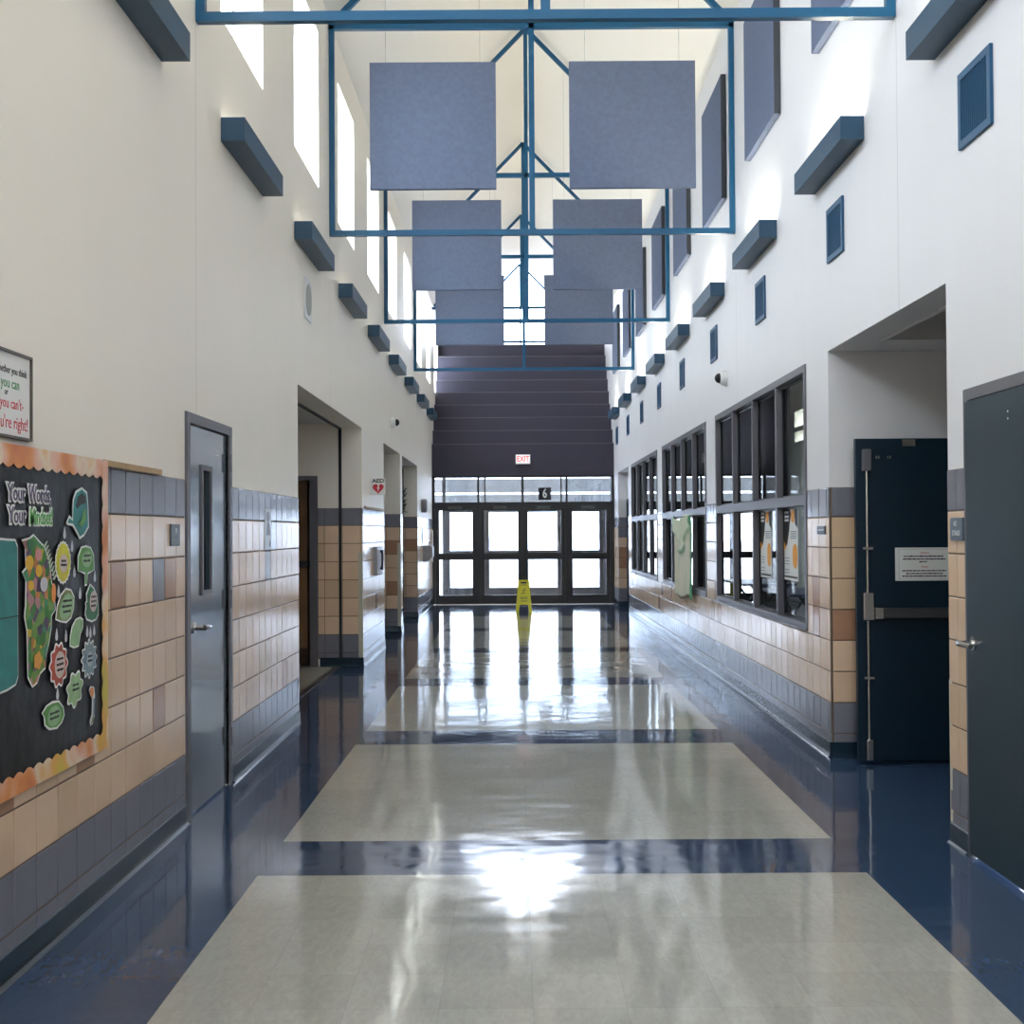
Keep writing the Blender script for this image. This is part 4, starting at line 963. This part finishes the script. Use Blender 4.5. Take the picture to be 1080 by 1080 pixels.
# flowers and leaves
cutout('paper_flower', 'yellow paper sunflower cutout near the top of the bulletin board', 'paper cutout', oval(4.607, 1.398, 0.079, 0.079, 60, wav=0.04, k=20), oval(4.607, 1.398, 0.071, 0.071, 60, wav=0.05, k=20), M_yel, [('label', oval(4.61, 1.395, 0.042, 0.034), M_pinkw)], lines=[(4.585, 4.635, 1.40), (4.58, 4.64, 1.385)])
stem = [(4.76, 1.36), (4.765, 1.42), (4.80, 1.455), (4.855, 1.46), (4.91, 1.452), (4.945, 1.42), (4.95, 1.36), (4.91, 1.352), (4.875, 1.345), (4.86, 1.30), (4.84, 1.30), (4.845, 1.345), (4.80, 1.355)]
cutout('paper_leaf', 'green paper leaf cutout with a stem, right of the yellow sunflower', 'paper cutout', stem, shrink(stem, 0.008), G1, [('label', oval(4.86, 1.405, 0.058, 0.032), G2)], lines=[(4.82, 4.90, 1.415), (4.82, 4.90, 1.395)])
dk = [(4.90, 1.308), (4.945, 1.29), (4.98, 1.26), (4.995, 1.22), (5.0, 1.18), (4.97, 1.158), (4.92, 1.153), (4.86, 1.165), (4.84, 1.19), (4.85, 1.22), (4.843, 1.235), (4.86, 1.24), (4.855, 1.27)]
cutout('paper_leaf', 'dark green paper leaf cutout with pale oval, at the board\'s right edge', 'paper cutout', dk, shrink(dk, 0.008), G3, [('label', oval(4.935, 1.235, 0.042, 0.042), M_pinkw)], lines=[(4.905, 4.965, 1.25), (4.905, 4.965, 1.232), (4.905, 4.965, 1.214)])
ol = [(4.53, 1.19), (4.545, 1.24), (4.58, 1.28), (4.635, 1.303), (4.69, 1.295), (4.725, 1.265), (4.72, 1.22), (4.69, 1.185), (4.64, 1.17), (4.58, 1.178)]
cutout('paper_leaf', 'olive paper leaf cutout in the middle of the bulletin board below the sunflower', 'paper cutout', ol, shrink(ol, 0.008), M_olive, [('label', oval(4.64, 1.232, 0.075, 0.045, ang=0.3), G2)], lines=[(4.60, 4.69, 1.25), (4.59, 4.69, 1.23), (4.60, 4.68, 1.21)])
be = [(4.675, 1.08), (4.68, 1.12), (4.70, 1.155), (4.74, 1.18), (4.79, 1.184), (4.822, 1.172), (4.82, 1.14), (4.79, 1.115), (4.77, 1.07), (4.72, 1.068)]
cutout('paper_leaf', 'pale mint bean-shaped paper leaf cutout just above the red flower', 'paper cutout', be, shrink(be, 0.007), G2)
cutout('paper_flower', 'red paper flower cutout with a white centre on the bulletin board', 'paper cutout', oval(4.563, 1.022, 0.088, 0.08, 64, wav=0.09, k=10), oval(4.563, 1.022, 0.078, 0.071, 64, wav=0.10, k=10), M_redp, [('label', oval(4.572, 1.022, 0.052, 0.050), M_pinkw)], lines=[(4.54, 4.605, 1.04), (4.535, 4.605, 1.02), (4.54, 4.605, 1.0)])
cutout('paper_flower', 'grey-blue spiky paper flower cutout by the right border of the bulletin board', 'paper cutout', oval(4.89, 1.012, 0.083, 0.072, 72, wav=0.13, k=12), oval(4.89, 1.012, 0.075, 0.064, 72, wav=0.14, k=12), M_greyb, [('label', oval(4.893, 1.01, 0.035, 0.03), mat('pale_blue_label', (0.35, 0.42, 0.46), 0.5))], lines=[(4.87, 4.92, 1.018), (4.87, 4.92, 1.0)])
cutout('paper_leaf', 'jagged lime green paper leaf cutout low on the bulletin board', 'paper cutout', oval(4.73, 0.912, 0.083, 0.064, 60, ang=0.2, wav=0.14, k=7), oval(4.73, 0.912, 0.074, 0.056, 60, ang=0.2, wav=0.14, k=7), M_limel, lines=[(4.70, 4.77, 0.925), (4.70, 4.77, 0.907)])
ca = [(4.885, 0.888), (4.905, 0.902), (4.945, 0.895), (4.955, 0.86), (4.952, 0.775), (4.93, 0.75), (4.905, 0.745), (4.895, 0.765), (4.92, 0.79), (4.925, 0.85), (4.90, 0.87)]
cutout('paper_trowel', 'slim grey paper tool cutout with an orange tip at lower right of the bulletin board', 'paper cutout', ca, None, None, [('orange_tip', [(4.893, 0.885), (4.908, 0.896), (4.935, 0.89), (4.938, 0.868), (4.92, 0.852), (4.903, 0.868)], M_org), ('grip', [(4.928, 0.78), (4.948, 0.78), (4.947, 0.85), (4.931, 0.85)], M_greyb), ('leaf_print', [(4.90, 0.75), (4.925, 0.757), (4.946, 0.775), (4.925, 0.782)], M_olive)])
ro = [(4.398, 0.868), (4.44, 0.89), (4.50, 0.898), (4.565, 0.892), (4.61, 0.862), (4.622, 0.83), (4.595, 0.805), (4.545, 0.79), (4.47, 0.797), (4.425, 0.82), (4.418, 0.852)]
cutout('paper_leaf', 'round green paper leaf cutout lowest on the bulletin board', 'paper cutout', ro, shrink(ro, 0.009), G1, [('label', oval(4.515, 0.842, 0.065, 0.036), G2)], lines=[(4.47, 4.56, 0.85), (4.47, 4.56, 0.832)])
# fern
fe = empty('paper_fern', BW(4.46, 1.40, W8)); tag(fe, 'pale green feathery fern cutout beside the flower silhouette', 'paper cutout'); mb = MB()
for i in range(9):
    t = i/8; u, v = 4.40+0.09*t, 1.46-0.12*t; cut(mb, [(u, v), (u+0.03, v+0.018), (u+0.045, v+0.02), (u+0.02, v-0.004)], BW, W8+0.003, 0.0006)
mb.build('fronds', mat('pale_fern', (0.45, 0.52, 0.40), 0.5), fe)
# raindrops
drops = [(4.621, 1.508), (4.699, 1.458), (4.724, 1.36), (4.953, 1.334), (4.559, 1.292), (4.785, 1.274), (4.54, 1.135), (4.635, 1.122), (4.865, 1.121), (4.901, 1.114), (4.945, 1.12), (4.549, 0.918)]
proto = None
for i, (u, v) in enumerate(drops):
    mb = MB(); cut(mb, [(u, v+0.024), (u+0.010, v+0.004), (u+0.013, v-0.010), (u+0.007, v-0.021), (u-0.007, v-0.021), (u-0.013, v-0.010), (u-0.010, v+0.004)], BW, W8-0.001, 0.001)
    o = mb.build('paper_raindrop', mat('pale_drop_paper', (0.52, 0.53, 0.56), 0.5)); tag(o, 'small pale paper raindrop among the cutouts on the bulletin board', 'paper cutout', 'paper raindrops on the bulletin board')

# framed sign above board
sg = empty('framed_sign', LW(3.8, 1.97, 0.01)); tag(sg, 'white framed poster about thinking you can, above the bulletin board', 'sign')
s0, s1, t0, t1 = 3.42, 4.362, 1.83, 2.127
onebox('panel', (XL+0.002, XL+0.012, s0, s1, t0, t1), M_white, sg)
mb = MB(); w = 0.009
for b in ((s0, s1, t0, t0+w), (s0, s1, t1-w, t1), (s0, s0+w, t0+w, t1-w), (s1-w, s1, t0+w, t1-w)): mb.box(XL+0.002, XL+0.02, *b)
mb.build('frame', mat('bronze_frame', (0.10, 0.08, 0.06), 0.4), sg)
for body, m_, v, sz, r in (('Whether you think', M_black, 2.060, 0.036, 4.325), ('you can', M_green, 2.015, 0.052, 4.262), ('or', M_black, 1.984, 0.032, 4.165), ('think you can\'t-', M_red, 1.947, 0.052, 4.297), ('you\'re right!', M_red, 1.882, 0.062, 4.338)):
    text(body, sz, m_, LW, r, v, 0.0125, sg, 'lettering', align='RIGHT', sx=0.95)

# ------------------------------------------------------------------ cafeteria furniture glimpsed through the glass
def table(x, y, label):
    r = empty('cafeteria_table', (x, y, 0)); tag(r, label, 'table')
    onebox('tabletop', (x-0.38, x+0.38, y-0.9, y+0.9, 0.72, 0.75), mat('table_blue', (0.03, 0.05, 0.12), 0.3), r)
    for sy in (-0.6, 0.6):
        mb = MB(); mb.bar((x-0.3, y+sy, 0.01), (x+0.2, y+sy, 0.71), 0.03, 0.03); mb.bar((x+0.3, y+sy, 0.01), (x-0.2, y+sy, 0.71), 0.03, 0.03); mb.build('leg', M_black, r)
    for sx in (-0.72, 0.72): onebox('bench', (x+sx-0.14, x+sx+0.14, y-0.9, y+0.9, 0.42, 0.45), mat('bench_dark', (0.02, 0.025, 0.04), 0.4), r)
table(3.6, 12.6, 'dark blue table with benches in the room behind the nearest window wall, nearer one'); table(3.6, 15.4, 'dark blue table with benches in the room behind the glass, middle one'); table(3.6, 18.4, 'dark blue table with benches in the room behind the glass, farthest one')

# ------------------------------------------------------------------ light
w = bpy.data.worlds.new('sky'); bpy.context.scene.world = w; w.use_nodes = True
bg = w.node_tree.nodes['Background']; bg.inputs['Color'].default_value = (0.80, 0.865, 1.0, 1); bg.inputs['Strength'].default_value = 9.0
def portal(name, loc, rot, sx, sy):
    l = bpy.data.lights.new(name, 'AREA'); l.shape = 'RECTANGLE'; l.size = sx; l.size_y = sy
    o = bpy.data.objects.new(name, l); C.objects.link(o); o.location = loc; o.rotation_euler = rot
    l.cycles.is_portal = True
for y in WL:
    if y+WW < Y1: portal('window_portal', (XL-T-0.02, y+WW/2, (WZ0+WZ1)/2), (0, -math.pi/2, 0), WZ1-WZ0, WW)
portal('end_window_portal', (MID, Y1+0.05, 6.9), (-math.pi/2, 0, 0), 3.8, 2.9)
portal('entrance_portal', (MID, YE+0.15, 1.35), (-math.pi/2, 0, 0), 3.8, 2.7)
portal('rear_window_portal', (MID, Y0-0.1, 6.7), (math.pi/2, 0, 0), 3.8, 3.4)
portal('cafeteria_portal', (3.9, 26.3, 1.35), (-math.pi/2, 0, 0), 2.8, 2.7)

# ------------------------------------------------------------------ camera
cd = bpy.data.cameras.new('camera'); cd.sensor_width = 36; cd.lens = 1305.3/1080*36; cd.clip_start = 0.05; cd.clip_end = 300
co = bpy.data.objects.new('camera', cd); C.objects.link(co)
co.matrix_world = Matrix.Translation((0, 0, 1.5)) @ Matrix.Rotation(0.0018, 4, 'Z') @ Matrix.Rotation(math.pi/2+0.01638, 4, 'X') @ Matrix.Rotation(-0.00629, 4, 'Z')
S = bpy.context.scene; S.camera = co
S.view_settings.view_transform = 'Standard'; S.view_settings.look = 'None'; S.view_settings.gamma = 1.0; S.view_settings.use_curve_mapping = False
S.view_settings.exposure = 0.94
try:
    S.cycles.max_bounces = 10; S.cycles.diffuse_bounces = 6; S.cycles.transparent_max_bounces = 12
except Exception: pass
